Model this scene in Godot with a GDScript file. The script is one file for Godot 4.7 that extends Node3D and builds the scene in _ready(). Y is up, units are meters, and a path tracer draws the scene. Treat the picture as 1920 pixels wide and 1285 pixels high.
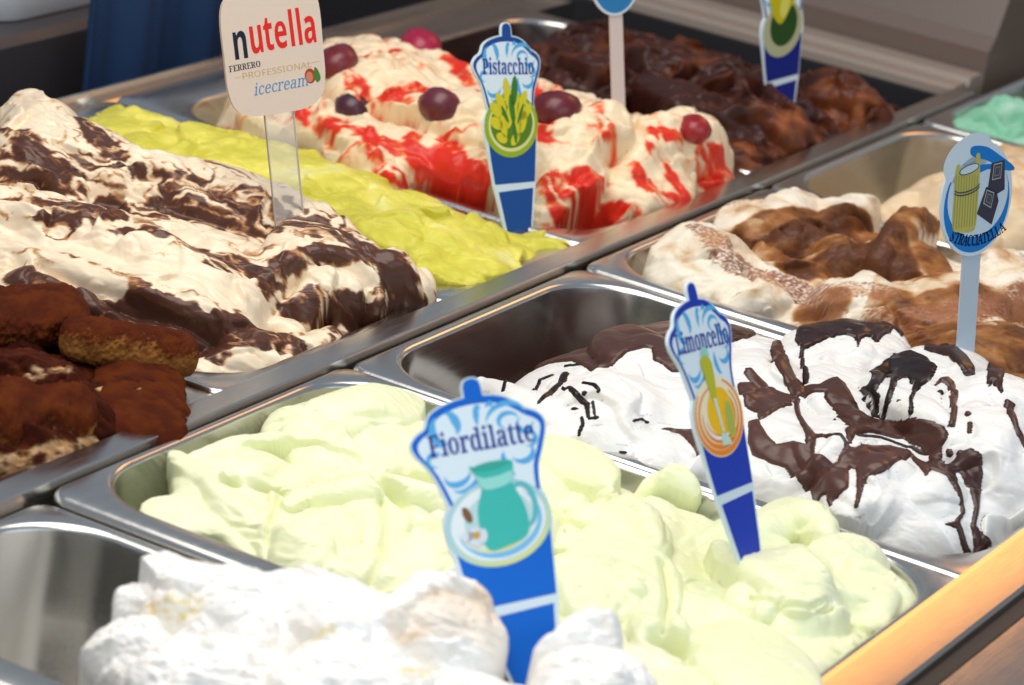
extends Node3D
# An ice cream counter: steel tubs in two rows, heaped ice creams, flavour signs.
# Plan axes: a runs along the row (+x), b runs to the back (-z), h is height (+y); the tub rims lie at h = 0.

class Field:
	# a heaped mass of ice cream: heights over a plan grid, measured along a slanted axis so that lobes can overhang
	var a0: float
	var b0: float
	var nx: int
	var ny: int
	var cell: float
	var wa: float
	var wb: float
	var H := PackedFloat32Array()
	var T := PackedFloat32Array()
	var M := PackedFloat32Array()
	var S := PackedFloat32Array()
	var D := PackedFloat32Array()

	func _init(p_a0: float, p_b0: float, p_nx: int, p_ny: int, p_cell: float, p_wa: float, p_wb: float, base: float) -> void:
		a0 = p_a0; b0 = p_b0; nx = p_nx; ny = p_ny; cell = p_cell; wa = p_wa; wb = p_wb
		H.resize(nx * ny); H.fill(base)
		T.resize(nx * ny); T.fill(0.0)
		M.resize(nx * ny); M.fill(0.0)

	func ell(a: float, b: float, h: float, ra: float, rb: float, rh: float, yaw: float, k: float, t: float) -> void:
		var cy := cos(yaw)
		var sy := sin(yaw)
		var r := maxf(ra, rb) + maxf(wa, wb) * rh + 0.001
		var ca := a + wa * h
		var cb := b + wb * h
		var i0 := maxi(0, int((ca - r - a0) / cell))
		var i1 := mini(nx, int((ca + r - a0) / cell) + 2)
		var j0 := maxi(0, int((cb - r - b0) / cell))
		var j1 := mini(ny, int((cb + r - b0) / cell) + 2)
		var m := Basis(Vector3(cy / ra, -sy / rb, 0), Vector3(sy / ra, cy / rb, 0), Vector3(0, 0, 1.0 / rh))
		var qd := m * Vector3(-wa, -wb, 1.0)
		var qa := qd.dot(qd)
		var di := m * Vector3(cell, 0, 0)
		var dj := m * Vector3(0, cell, 0)
		for i in range(i0, i1):
			var q := m * Vector3(a0 + i * cell - a, b0 + j0 * cell - b, -h)
			for j in range(j0, j1):
				var e := q.dot(qd)
				var disc := e * e - qa * (q.dot(q) - 1.0)
				q += dj
				if disc > 0.0:
					var v := (sqrt(disc) - e) / qa
					var at := i * ny + j
					var old := H[at]
					var d := v - old
					if d > -k:
						var best := old
						if d > 0.0:
							best = v
							if t >= 0.0:
								T[at] = t
						var o := k - absf(d)
						if o > 0.0:
							best += o * o / (4.0 * k)
						H[at] = best

	func slab(x0: float, x1: float, y0: float, y1: float, r: float, top: float, floor_: float) -> void:
		# the body of the heap: flat on top, rounded down to its edges
		for i in nx:
			for j in ny:
				var at := i * ny + j
				var x := a0 + i * cell - wa * top * 0.5
				var y := b0 + j * cell - wb * top * 0.5
				var d := minf(minf(x - x0, x1 - x), minf(y - y0, y1 - y))
				var e := Vector2(maxf(0.0, r - minf(x - x0, x1 - x)), maxf(0.0, r - minf(y - y0, y1 - y)))
				d = minf(d, r - e.length())
				if d > 0.0:
					var u := minf(1.0, d / r)
					H[at] = maxf(H[at], floor_ + (top - floor_) * sqrt(u * (2.0 - u)))

	func warp(amount: float, f: float, phase: float) -> void:
		# push the shapes about so that none stays a plain ellipsoid
		var g := H.duplicate()
		var t := T.duplicate()
		var k := amount * 0.001 / cell
		for i in nx:
			var x := (a0 + i * cell) * f
			for j in ny:
				var y := (b0 + j * cell) * f
				var u := sin(y * 1.0 + 1.7 * sin(x * 0.8 + phase) + phase) + 0.5 * sin(x * 2.3 - y * 1.1 + phase * 2.0)
				var v := sin(x * 1.0 + 1.6 * sin(y * 0.9 + phase * 3.0)) + 0.5 * sin(y * 2.1 + x * 1.3 + phase)
				var p := clampf(i + k * u, 0.0, nx - 1.001)
				var q := clampf(j + k * v, 0.0, ny - 1.001)
				var pi := int(p)
				var qi := int(q)
				p -= pi
				q -= qi
				var o := pi * ny + qi
				H[i * ny + j] = lerpf(lerpf(g[o], g[o + 1], q), lerpf(g[o + ny], g[o + ny + 1], q), p)
				T[i * ny + j] = t[o]

	func folds(turn: float, period: float, amp: float, bend: float, seed_: int) -> void:
		# the layered laps that a spatula leaves: long rise, short steep drop, broken up and wandering
		var z := FastNoiseLite.new()
		z.noise_type = FastNoiseLite.TYPE_SIMPLEX_SMOOTH
		z.frequency = 1.0
		z.fractal_octaves = 2
		z.seed = seed_
		var cx := cos(deg_to_rad(turn)) / (period * 0.001)
		var cy := sin(deg_to_rad(turn)) / (period * 0.001)
		for i in nx:
			var x := a0 + i * cell
			for j in ny:
				var y := b0 + j * cell
				var u := x * cx + y * cy + bend * z.get_noise_2d(x * 13.0, y * 13.0)
				var k := floorf(u)
				var s := u - k
				var lap := smoothstep(0.0, 0.88, s) if s < 0.88 else 1.0 - smoothstep(0.88, 1.0, s)
				H[i * ny + j] += amp * 0.001 * (lap - 0.5) * clampf(0.45 + 1.5 * z.get_noise_2d(x * 17.0 + k * 5.3, y * 17.0 + 30.0), 0.0, 1.0)

	func ells(n: Array) -> void:
		for s in range(0, n.size(), 9):
			ell(n[s] * 0.001, n[s + 1] * 0.001, n[s + 2] * 0.001, n[s + 3] * 0.001, n[s + 4] * 0.001, n[s + 5] * 0.001, deg_to_rad(n[s + 6]), n[s + 7] * 0.001, n[s + 8])

	func path(n: Array, flat: float, k: float, t: float, step: float) -> void:
		var w: Array[Vector4] = []
		for s in range(0, n.size(), 4):
			w.append(Vector4(n[s], n[s + 1], n[s + 2], n[s + 3]) * 0.001)
		for i in w.size() - 1:
			var p0 := w[maxi(i - 1, 0)]
			var p1 := w[i]
			var p2 := w[i + 1]
			var p3 := w[mini(i + 2, w.size() - 1)]
			var g := p2 - p1
			var m := maxi(1, ceili(Vector3(g.x, g.y, g.z).length() / (0.5 * (p1.w + p2.w) * step)))
			for q in m + (1 if i == w.size() - 2 else 0):
				var u := float(q) / m
				var c := 0.5 * (2.0 * p1 + (p2 - p0) * u + (2.0 * p0 - 5.0 * p1 + 4.0 * p2 - p3) * u * u + (3.0 * p1 - p0 - 3.0 * p2 + p3) * u * u * u)
				ell(c.x, c.y, c.z, c.w, c.w, c.w * flat, 0.0, k * 0.001, t)

	func lap(n: Array, turn: float, deep: float, high: float, k: float) -> void:
		# a lap of ice cream with a rounded lip along a line, running back from it and under
		var w: Array[Vector3] = []
		for s in range(0, n.size(), 3):
			w.append(Vector3(n[s], n[s + 1], n[s + 2]) * 0.001)
		var back := Vector3(cos(deg_to_rad(turn)), sin(deg_to_rad(turn)), 0) * deep * 0.00085
		for i in w.size() - 1:
			var p0 := w[maxi(i - 1, 0)]
			var p3 := w[mini(i + 2, w.size() - 1)]
			var m := maxi(2, ceili((w[i + 1] - w[i]).length() / 0.0018))
			for q in m:
				var c := w[i].cubic_interpolate(w[i + 1], p0, p3, float(q) / m)
				var e := (i + float(q) / m) / (w.size() - 1)
				var full := 0.45 + 0.55 * sqrt(sin(PI * clampf(e, 0.02, 0.98)))
				ell(c.x + back.x, c.y + back.y, c.z - 0.0025, deep * 0.001 * full, 0.0065, high * 0.001 * full, deg_to_rad(turn), k * 0.001, -1.0)

	func pits(count: int, seed_: int) -> void:
		var g := RandomNumberGenerator.new()
		g.seed = seed_
		var n := []
		for k in count:
			var r := g.randf_range(0.7, 2.2)
			n.append_array([(a0 + g.randf() * nx * cell) * 1000.0, (b0 + g.randf() * ny * cell) * 1000.0, r, r * g.randf_range(1.0, 2.4), g.randf_range(0.0, 180.0), r * g.randf_range(0.4, 1.1)])
		dents(n)

	func spread(n: Array, into: PackedFloat32Array, by: float) -> PackedFloat32Array:
		# soft round patches added to a channel
		for s in range(0, n.size(), 6):
			var ra: float = n[s + 2] * 0.001
			var rb: float = n[s + 3] * 0.001
			var cy := cos(deg_to_rad(n[s + 4]))
			var sy := sin(deg_to_rad(n[s + 4]))
			var r := maxf(ra, rb) * 1.9
			var ga: float = n[s] * 0.001
			var gb: float = n[s + 1] * 0.001
			var amount: float = n[s + 5] * by
			for i in range(maxi(0, int((ga - r - a0) / cell)), mini(nx, int((ga + r - a0) / cell) + 2)):
				var x := a0 + i * cell - ga
				for j in range(maxi(0, int((gb - r - b0) / cell)), mini(ny, int((gb + r - b0) / cell) + 2)):
					var y := b0 + j * cell - gb
					var u := (x * cy + y * sy) / ra
					var v := (y * cy - x * sy) / rb
					into[i * ny + j] += amount * exp(-1.5 * (u * u + v * v))
		return into

	func dents(n: Array) -> void:
		H = spread(n, H, -0.001)

	func tints(n: Array) -> void:
		T = spread(n, T, 1.0)

	func near(p: Array[Vector3], closed: bool, x: float, y: float) -> float:
		# distance inside a line with a radius at each point, or inside a closed outline
		var best := -1.0
		if closed:
			var d := 1.0
			var inside := false
			var e := p[p.size() - 1]
			for q in p:
				var gx := q.x - e.x
				var gy := q.y - e.y
				var u := clampf(((x - e.x) * gx + (y - e.y) * gy) / (gx * gx + gy * gy + 1e-12), 0.0, 1.0)
				var hx := x - e.x - u * gx
				var hy := y - e.y - u * gy
				d = minf(d, hx * hx + hy * hy)
				if (q.y > y) != (e.y > y) and x < gx * (y - e.y) / gy + e.x:
					inside = not inside
				e = q
			return sqrt(d) if inside else -sqrt(d)
		for k in p.size() - 1:
			var e := p[k]
			var g := p[k + 1] - e
			var u := clampf(((x - e.x) * g.x + (y - e.y) * g.y) / (g.x * g.x + g.y * g.y + 1e-12), 0.0, 1.0)
			var hx := x - e.x - u * g.x
			var hy := y - e.y - u * g.y
			best = maxf(best, e.z + u * g.z - sqrt(hx * hx + hy * hy))
		return best

	func over(p: Array[Vector3], closed: bool, margin: float, visit: Callable) -> void:
		var lo := Vector2(9, 9)
		var hi := Vector2(-9, -9)
		for q in p:
			lo = Vector2(minf(lo.x, q.x - q.z), minf(lo.y, q.y - q.z))
			hi = Vector2(maxf(hi.x, q.x + q.z), maxf(hi.y, q.y + q.z))
		for i in range(maxi(0, int((lo.x - margin - a0) / cell)), mini(nx, int((hi.x + margin - a0) / cell) + 2)):
			for j in range(maxi(0, int((lo.y - margin - b0) / cell)), mini(ny, int((hi.y + margin - b0) / cell) + 2)):
				var d := near(p, closed, a0 + i * cell, b0 + j * cell)
				if d > -margin:
					visit.call(i * ny + j, d)

	func points(n: Array, each: int) -> Array[Vector3]:
		var p: Array[Vector3] = []
		for s in range(0, n.size(), each):
			p.append(Vector3(n[s], n[s + 1], n[s + 2] if each == 3 else 0.0) * 0.001)
		return p

	func groove(n: Array, r: float, depth: float) -> void:
		var p := points(n, 2)
		var w := r * 0.001
		over(p, false, w, func(at, d): H[at] -= depth * 0.001 * (1.0 + d / w) * (1.0 + d / w))

	func streak(n: Array, amount: float) -> void:
		over(points(n, 3), false, 0.004, func(at, d): T[at] = clampf(T[at] + amount * smoothstep(-0.003, 0.001, d), -1.0, 2.0))

	func mark(n: Array, amount: float) -> void:
		over(points(n, 3), false, 0.004, func(at, d): M[at] = maxf(M[at], amount * smoothstep(-0.0025, 0.0015, d)))

	func sauce(p: Array[Vector3], closed: bool, dark: float) -> void:
		if S.is_empty():
			S.resize(nx * ny); S.fill(-0.004)
			D.resize(nx * ny); D.fill(0.0)
		over(p, closed, 0.004, func(at, d):
			if d > S[at]:
				S[at] = d
				D[at] = dark)

	func sauce_poly(n: Array, dark: float) -> void:
		sauce(points(n, 2), true, dark)

	func sauce_line(n: Array, dark: float) -> void:
		sauce(points(n, 3), false, dark)

	func rough(seed_: int, parts: Array) -> void:
		# parts: [amplitude in mm, cycles per metre along a, along b, warp in mm] each
		var z := FastNoiseLite.new()
		z.noise_type = FastNoiseLite.TYPE_SIMPLEX_SMOOTH
		z.frequency = 1.0
		z.fractal_octaves = 2
		z.seed = seed_
		for s in parts:
			var amp: float = s[0] * 0.001
			var fa: float = s[1]
			var fb: float = s[2]
			var warp: float = s[3] * 0.001
			for i in nx:
				var x := a0 + i * cell
				for j in ny:
					var y := b0 + j * cell
					var w := 0.0
					if warp > 0.0:
						w = warp * z.get_noise_2d(x * 22.0 + 40.0, y * 22.0)
					var q := z.get_noise_3d((x + w) * fa, (y + w) * fb, H[i * ny + j] * fa * 0.6)
					H[i * ny + j] += amp * (q if s.size() < 5 else (absf(q) - 0.3) * s[4])

	func places() -> PackedVector3Array:
		var p := PackedVector3Array()
		p.resize(nx * ny)
		for i in nx:
			for j in ny:
				var h := H[i * ny + j]
				p[i * ny + j] = Vector3(a0 + i * cell - wa * h, h, -(b0 + j * cell - wb * h))
		return p

	func normals(p: PackedVector3Array) -> PackedVector3Array:
		var n := PackedVector3Array()
		n.resize(nx * ny)
		for i in nx:
			var il := maxi(i - 1, 0) * ny
			var ih := mini(i + 1, nx - 1) * ny
			for j in ny:
				n[i * ny + j] = (p[ih + j] - p[il + j]).cross(p[i * ny + mini(j + 1, ny - 1)] - p[i * ny + maxi(j - 1, 0)]).normalized()
		return n


# ---------------------------------------------------------------- helpers
var steel: StandardMaterial3D
var steel_shaded: StandardMaterial3D
var names := {}

func lin(r: float, g: float, b: float) -> Color:
	return Color(r, g, b)

func matte(c: Color, rough := 0.6, bump: Texture2D = null, amount := 0.3, tile := 30.0) -> StandardMaterial3D:
	var m := StandardMaterial3D.new()
	m.albedo_color = c.linear_to_srgb()
	m.roughness = rough
	if bump:
		m.normal_enabled = true
		m.normal_texture = bump
		m.normal_scale = amount
		m.uv1_triplanar = true
		m.uv1_scale = Vector3.ONE * tile
	return m

func noise_map(f: float, octaves: int, seed_: int, normal: bool, strength := 4.0) -> NoiseTexture2D:
	var z := FastNoiseLite.new()
	z.noise_type = FastNoiseLite.TYPE_SIMPLEX_SMOOTH
	z.frequency = f
	z.fractal_octaves = octaves
	z.seed = seed_
	var t := NoiseTexture2D.new()
	t.width = 512
	t.height = 512
	t.seamless = true
	t.noise = z
	t.as_normal_map = normal
	t.bump_strength = strength
	return t

func numbered(called: String) -> String:
	var n: int = names.get(called, 0)
	names[called] = n + 1
	return called if n == 0 else "%s_%03d" % [called, n]

func thing(called: String, label: String, category: String, at := Vector3.ZERO, group := "") -> Node3D:
	var o := Node3D.new()
	o.name = numbered(called)
	add_child(o)
	o.position = at
	o.set_meta("label", label)
	o.set_meta("category", category)
	if group:
		o.set_meta("group", group)
	return o

func part(called: String, mesh: Mesh, material: Material, parent: Node3D) -> MeshInstance3D:
	var o := MeshInstance3D.new()
	o.name = called
	o.mesh = mesh
	o.material_override = material
	parent.add_child(o, true)
	return o

func sheet(p: PackedVector3Array, n: PackedVector3Array, c: PackedColorArray, nx: int, ny: int, keep: PackedByteArray) -> ArrayMesh:
	var index := PackedInt32Array()
	index.resize((nx - 1) * (ny - 1) * 6)
	var k := 0
	for i in nx - 1:
		for j in ny - 1:
			var q := i * ny + j
			if keep.is_empty() or (keep[q] | keep[q + 1] | keep[q + ny] | keep[q + ny + 1]) != 0:
				index[k] = q
				index[k + 1] = q + 1
				index[k + 2] = q + ny
				index[k + 3] = q + ny
				index[k + 4] = q + 1
				index[k + 5] = q + ny + 1
				k += 6
	index.resize(k)
	var a := []
	a.resize(Mesh.ARRAY_MAX)
	a[Mesh.ARRAY_VERTEX] = p
	a[Mesh.ARRAY_NORMAL] = n
	if not c.is_empty():
		a[Mesh.ARRAY_COLOR] = c
	a[Mesh.ARRAY_INDEX] = index
	var m := ArrayMesh.new()
	m.add_surface_from_arrays(Mesh.PRIMITIVE_TRIANGLES, a)
	return m

func ramp(c: Array, t: float) -> Color:
	var x := clampf(t, 0.0, 1.0) * (c.size() - 1)
	var k := mini(int(x), c.size() - 2)
	return (c[k] as Color).lerp(c[k + 1], x - k)

# colours of a mass: ramp over its tint and a stretched noise; marks (syrup, cocoa) over it; specks
func mass(f: Field, look: Dictionary) -> ArrayMesh:
	var z := FastNoiseLite.new()
	z.noise_type = FastNoiseLite.TYPE_SIMPLEX_SMOOTH
	z.frequency = 1.0
	z.fractal_octaves = look.get("octaves", 3)
	z.seed = look.get("seed", 1)
	var amp: float = look.get("amp", 0.1)
	var fa: float = look.get("fa", 60.0)
	var fb: float = look.get("fb", 60.0)
	var warp: float = look.get("warp", 0.0)
	var hard: float = look.get("hard", 1.0)
	var ms: float = look.get("mark_size", 120.0)
	var speck: float = look.get("speck", 0.0)
	var sf: float = look.get("speck_size", 600.0)
	var colours: Array = look.colours
	var mark_colours: Array = look.get("mark", [Color.BLACK, Color.BLACK])
	var speck_colour: Color = look.get("speck_colour", Color.BLACK)
	var c := PackedColorArray()
	c.resize(f.nx * f.ny)
	for i in f.nx:
		var x := f.a0 + i * f.cell
		for j in f.ny:
			var at := i * f.ny + j
			var y := f.b0 + j * f.cell
			var h := f.H[at]
			var w := 0.0
			if warp > 0.0:
				w = warp * z.get_noise_2d(x * 18.0, y * 18.0 + 70.0)
			var n := z.get_noise_3d((x + w) * fa, (y - w * 0.5) * fb, h * fa * 0.7)
			var t := f.T[at] + amp * n
			if hard != 1.0:
				t = 0.5 + (t - 0.5) * hard
			var col := ramp(colours, t)
			var m := f.M[at]
			if m > 0.0:
				m = smoothstep(0.2, 0.75, m * 0.62 + 0.85 * z.get_noise_3d(x * ms + 9.0, y * ms, h * ms))
				col = col.lerp(ramp(mark_colours, 0.5 + n), m)
			if speck > 0.0:
				var s := z.get_noise_3d(x * sf, y * sf, h * sf)
				col = col.lerp(speck_colour, clampf((s - 0.45 + speck * f.T[at]) * 6.0, 0.0, 1.0) * minf(1.0, speck))
			c[at] = col
	var p := f.places()
	return sheet(p, f.normals(p), c, f.nx, f.ny, PackedByteArray())

# poured chocolate lying on a mass, thin at its edge and thick in the middle
func poured(f: Field, light: Color, dark: Color, thick: float) -> ArrayMesh:
	var kept := f.H.duplicate()
	var b := f.H.duplicate()
	for pass_ in 3:   # the pour fills the fine unevenness of what lies under it
		for i in range(1, f.nx - 1):
			for j in range(1, f.ny - 1):
				var at := i * f.ny + j
				if f.S[at] > -0.0035:
					b[at] = 0.2 * (f.H[at] + f.H[at - 1] + f.H[at + 1] + f.H[at - f.ny] + f.H[at + f.ny])
		f.H = b.duplicate()
	var p := f.places()
	f.H = kept
	var n := f.normals(p)
	var q := p.duplicate()
	var c := PackedColorArray()
	c.resize(p.size())
	var keep := PackedByteArray()
	keep.resize(p.size())
	for k in p.size():
		var d := f.S[k]
		if d > -0.0035:
			keep[k] = 1
			var u := clampf(d / 0.0028, -1.0, 1.0)
			q[k] = p[k] + n[k] * (thick * (u if u < 0.0 else sqrt(u * (2.0 - u))) + (0.0006 if d > 0.0 else 0.0))
			c[k] = light.lerp(dark, f.D[k])
	return sheet(q, f.normals(q), c, f.nx, f.ny, keep)

# rings of a rounded rectangle, joined: each ring is [a0, a1, b0, b1, h, corner radius]
func rings(list: Array, bottom: bool) -> ArrayMesh:
	var st := SurfaceTool.new()
	st.begin(Mesh.PRIMITIVE_TRIANGLES)
	var turn := 12
	var each := 4 * (turn + 1)
	for r in list:
		var rad: float = r[5]
		var mid := [Vector2(r[1] - rad, r[3] - rad), Vector2(r[0] + rad, r[3] - rad), Vector2(r[0] + rad, r[2] + rad), Vector2(r[1] - rad, r[2] + rad)]
		for q in 4:
			for s in turn + 1:
				var w := PI / 2.0 * (q + float(s) / turn)
				var v: Vector2 = mid[q] + Vector2(cos(w), sin(w)) * rad
				st.set_smooth_group(0)
				st.add_vertex(Vector3(v.x, r[4], -v.y))
	for k in list.size() - 1:
		for s in each:
			var a := k * each + s
			var b := k * each + (s + 1) % each
			for v in [a, b, a + each, b, b + each, a + each]:
				st.add_index(v)
	if bottom:
		var k := (list.size() - 1) * each
		for s in range(1, each - 1):
			for v in [k, k + s, k + s + 1]:
				st.add_index(v)
	st.generate_normals()
	return st.commit()

func tub(label: String, a0: float, a1: float, b0: float, b1: float, h: float, inl: float, inr: float, inf: float, inb: float) -> void:
	var o := thing("steel_tub", label, "tub", Vector3.ZERO, "steel tubs set in the counter")
	var i := [a0 + inl, a1 - inr, b0 + inf, b1 - inb]
	var ring := func(x: float, y: float, r: float) -> Array: return [i[0] + x, i[1] - x, i[2] + x, i[3] - x, h + y, r]
	part("rim", rings([[a0 + 0.0012, a1 - 0.0012, b0 + 0.0012, b1 - 0.0012, h - 0.0075, 0.010], [a0, a1, b0, b1, h - 0.0055, 0.011], [a0 + 0.0002, a1 - 0.0002, b0 + 0.0002, b1 - 0.0002, h - 0.0030, 0.011],
		[a0 + 0.0014, a1 - 0.0014, b0 + 0.0014, b1 - 0.0014, h - 0.0008, 0.010], [a0 + 0.003, a1 - 0.003, b0 + 0.003, b1 - 0.003, h, 0.009],
		ring.call(-0.0016, 0.0, 0.044), ring.call(-0.0004, -0.0003, 0.044), ring.call(0.0008, -0.0012, 0.043), ring.call(0.0014, -0.0026, 0.043)], false), steel, o)
	part("basin", rings([ring.call(0.0014, -0.0026, 0.043), ring.call(0.0022, -0.008, 0.043), ring.call(0.005, -0.045, 0.041), ring.call(0.008, -0.085, 0.04), ring.call(0.014, -0.096, 0.034), ring.call(0.024, -0.1, 0.025)], true), steel_shaded, o)

# a bar with a given cross-section (b, h) from a0 to a1, or along b with a cross-section (a, h)
func bar(section: PackedVector2Array, from: float, to: float, along_a := true) -> ArrayMesh:
	var st := SurfaceTool.new()
	st.begin(Mesh.PRIMITIVE_TRIANGLES)
	st.set_smooth_group(-1)
	var at := func(q: Vector2, s: float) -> Vector3: return Vector3(s, q.y, -q.x) if along_a else Vector3(q.x, q.y, -s)
	var n := section.size()
	for k in n:
		var p := section[k]
		var q := section[(k + 1) % n]
		for v in [at.call(p, from), at.call(q, from), at.call(p, to), at.call(q, from), at.call(q, to), at.call(p, to)]:
			st.add_vertex(v)
	var cap := Geometry2D.triangulate_polygon(section)
	for k in cap:
		st.add_vertex(at.call(section[k], from))
	for k in cap:
		st.add_vertex(at.call(section[k], to))
	st.generate_normals()
	return st.commit()

# ---------------------------------------------------------------- signs, drawn in millimetres on their own plane
func flat(outline: PackedVector2Array, z: float, thick := 0.0) -> ArrayMesh:
	var st := SurfaceTool.new()
	st.begin(Mesh.PRIMITIVE_TRIANGLES)
	st.set_smooth_group(-1)
	var pts := outline
	if Geometry2D.is_polygon_clockwise(pts):
		pts = pts.duplicate()
		pts.reverse()
	var tri := Geometry2D.triangulate_polygon(pts)
	for k in range(0, tri.size(), 3):
		for s in [0, 2, 1]:
			st.add_vertex(Vector3(pts[tri[k + s]].x, pts[tri[k + s]].y, z) * 0.001)
	if thick > 0.0:
		for k in range(0, tri.size(), 3):
			for s in [0, 1, 2]:
				st.add_vertex(Vector3(pts[tri[k + s]].x, pts[tri[k + s]].y, z - thick) * 0.001)
		for k in pts.size():
			var p := pts[k]
			var q := pts[(k + 1) % pts.size()]
			for v in [Vector3(p.x, p.y, z), Vector3(q.x, q.y, z), Vector3(p.x, p.y, z - thick), Vector3(q.x, q.y, z), Vector3(q.x, q.y, z - thick), Vector3(p.x, p.y, z - thick)]:
				st.add_vertex(v * 0.001)
	st.generate_normals()
	return st.commit()

func smooth_line(n: Array, closed := true, sub := 5) -> PackedVector2Array:
	var p := PackedVector2Array()
	for k in range(0, n.size(), 2):
		p.append(Vector2(n[k], n[k + 1]))
	var r := PackedVector2Array()
	var m := p.size()
	for k in m if closed else m - 1:
		var a := p[posmod(k - 1, m)] if closed else p[maxi(k - 1, 0)]
		var d := p[(k + 2) % m] if closed else p[mini(k + 2, m - 1)]
		for s in sub:
			r.append(p[k].cubic_interpolate(p[(k + 1) % m], a, d, float(s) / sub))
	if not closed:
		r.append(p[m - 1])
	return r

func straight(n: Array) -> PackedVector2Array:
	var p := PackedVector2Array()
	for k in range(0, n.size(), 2):
		p.append(Vector2(n[k], n[k + 1]))
	return p

func oval(x: float, y: float, rx: float, ry: float, turn := 0.0) -> PackedVector2Array:
	var p := PackedVector2Array()
	for k in 40:
		p.append(Vector2(x, y) + Vector2(cos(TAU * k / 40.0) * rx, sin(TAU * k / 40.0) * ry).rotated(turn))
	return p

# a brush stroke: tapering band along an arc of an oval
func stroke(x: float, y: float, rx: float, ry: float, w: float, from: float, to: float, turn := 0.0, taper := 1.0) -> PackedVector2Array:
	var outer := PackedVector2Array()
	var inner := PackedVector2Array()
	for k in 25:
		var u := k / 24.0
		var g := deg_to_rad(lerpf(from, to, u))
		var half := 0.5 * w * lerpf(1.0, maxf(0.05, sin(PI * u)), taper)
		var d := Vector2(cos(g), sin(g))
		outer.append(Vector2(x, y) + (d * Vector2(rx, ry) + d * half).rotated(turn))
		inner.append(Vector2(x, y) + (d * Vector2(rx, ry) - d * half).rotated(turn))
	inner.reverse()
	outer.append_array(inner)
	return outer

var ink := {}

func paint(c: Color) -> StandardMaterial3D:
	if not ink.has(c):
		var m := matte(c, 0.45)
		m.metallic_specular = 0.3
		ink[c] = m
	return ink[c]

func print_on(o: Node3D, called: String, outline: PackedVector2Array, c: Color, layer: float) -> void:
	part(called, flat(outline, 0.05 + 0.07 * layer), paint(c), o)

func lettering(o: Node3D, text: String, font: String, height: float, c: Color, at: Vector2, squeeze: float, layer: float, turn := 0.0, slant := 0.0, bold := false) -> void:
	var f := SystemFont.new()
	f.font_names = PackedStringArray([font])
	if bold:
		f.font_weight = 700
	var t := TextMesh.new()
	t.text = text
	t.font = f
	t.font_size = 48
	t.pixel_size = 0.001 * height / 34.0
	t.depth = 0.00012
	t.curve_step = 1.0
	var m := part("lettering", t, paint(c), o)
	var b := Basis(Vector3(squeeze, 0, 0), Vector3(slant, 1, 0), Vector3(0, 0, 1))
	m.transform = Transform3D(Basis(Vector3(0, 0, 1), turn) * b, Vector3(at.x, at.y, 0.05 + 0.07 * layer) * 0.001)

func sign_node(called: String, label: String, origin: Vector3, right: Vector3, up: Vector3, group := "") -> Node3D:
	var o := thing(called, label, "sign", origin, group)
	var x := right.normalized()
	var z := x.cross(up).normalized()
	o.basis = Basis(x, z.cross(x), z)
	return o


func _ready() -> void:
	var cam := Camera3D.new()
	cam.name = "camera"
	add_child(cam)
	var v: Array[Vector3] = [Vector3(0.50511, 0.13607, 0.85226), Vector3(0.22723, 0.93168, -0.28343), Vector3(-0.83260, 0.33682, 0.43969), Vector3(-1.09168, 0.58390, 0.80434)]
	cam.transform = Transform3D(Basis(v[0], v[1], v[2]), v[3])
	cam.fov = 12.224
	cam.near = 0.05
	cam.far = 30.0
	var lens := CameraAttributesPhysical.new()
	lens.frustum_focal_length = 112.06
	lens.frustum_focus_distance = 1.69
	lens.frustum_near = 0.05
	lens.frustum_far = 30.0
	lens.exposure_aperture = 12.0
	cam.attributes = lens
	cam.current = true

	var env := Environment.new()
	env.background_mode = Environment.BG_SKY
	var room := ProceduralSkyMaterial.new()
	room.sky_top_color = Color(0.50, 0.55, 0.61)
	room.sky_horizon_color = Color(0.56, 0.57, 0.58)
	room.ground_horizon_color = Color(0.30, 0.28, 0.27)
	room.ground_bottom_color = Color(0.18, 0.15, 0.13)
	room.sky_curve = 0.25
	room.sun_angle_max = 0.0
	env.sky = Sky.new()
	env.sky.sky_material = room
	env.background_energy_multiplier = 0.85
	env.tonemap_mode = Environment.TONE_MAPPER_LINEAR
	env.tonemap_exposure = 1.17
	env.sdfgi_enabled = true
	env.ssao_enabled = true
	env.ssil_enabled = true
	var we := WorldEnvironment.new()
	we.name = "surroundings"
	we.environment = env
	add_child(we)

	lamp("case_lamp", Vector3(0.02, 1.0, -0.05), Vector3(0.38, 0.0, 0.06), Vector2(1.3, 0.8), Color(1.0, 0.97, 0.93), 1.25)
	lamp("front_daylight_fill", Vector3(-0.3, 0.75, 1.75), Vector3(0.4, 0.0, -0.05), Vector2(1.9, 1.1), Color(0.88, 0.95, 1.0), 0.95)  # unseen light added in front, cool like daylight, to brighten the sign faces
	lamp("shop_lamp", Vector3(1.6, 0.87, 0.24), Vector3(0.25, 0.0, 0.30), Vector2(0.46, 0.55), Color(1.0, 0.68, 0.32), 0.22)

	make_materials()
	counter()
	tubs()
	ice_creams()
	cherries()
	biscuits()
	signs()

func lamp(called: String, at: Vector3, towards: Vector3, size: Vector2, c: Color, energy: float) -> void:
	var l := AreaLight3D.new()
	l.name = called
	l.area_size = size
	l.light_color = c
	l.light_energy = energy
	l.area_range = 6.0
	l.area_attenuation = 2.0
	l.shadow_enabled = true
	add_child(l)
	l.look_at_from_position(at, towards, Vector3(0, 0, -1) if absf((towards - at).normalized().y) > 0.9 else Vector3.UP)

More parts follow.
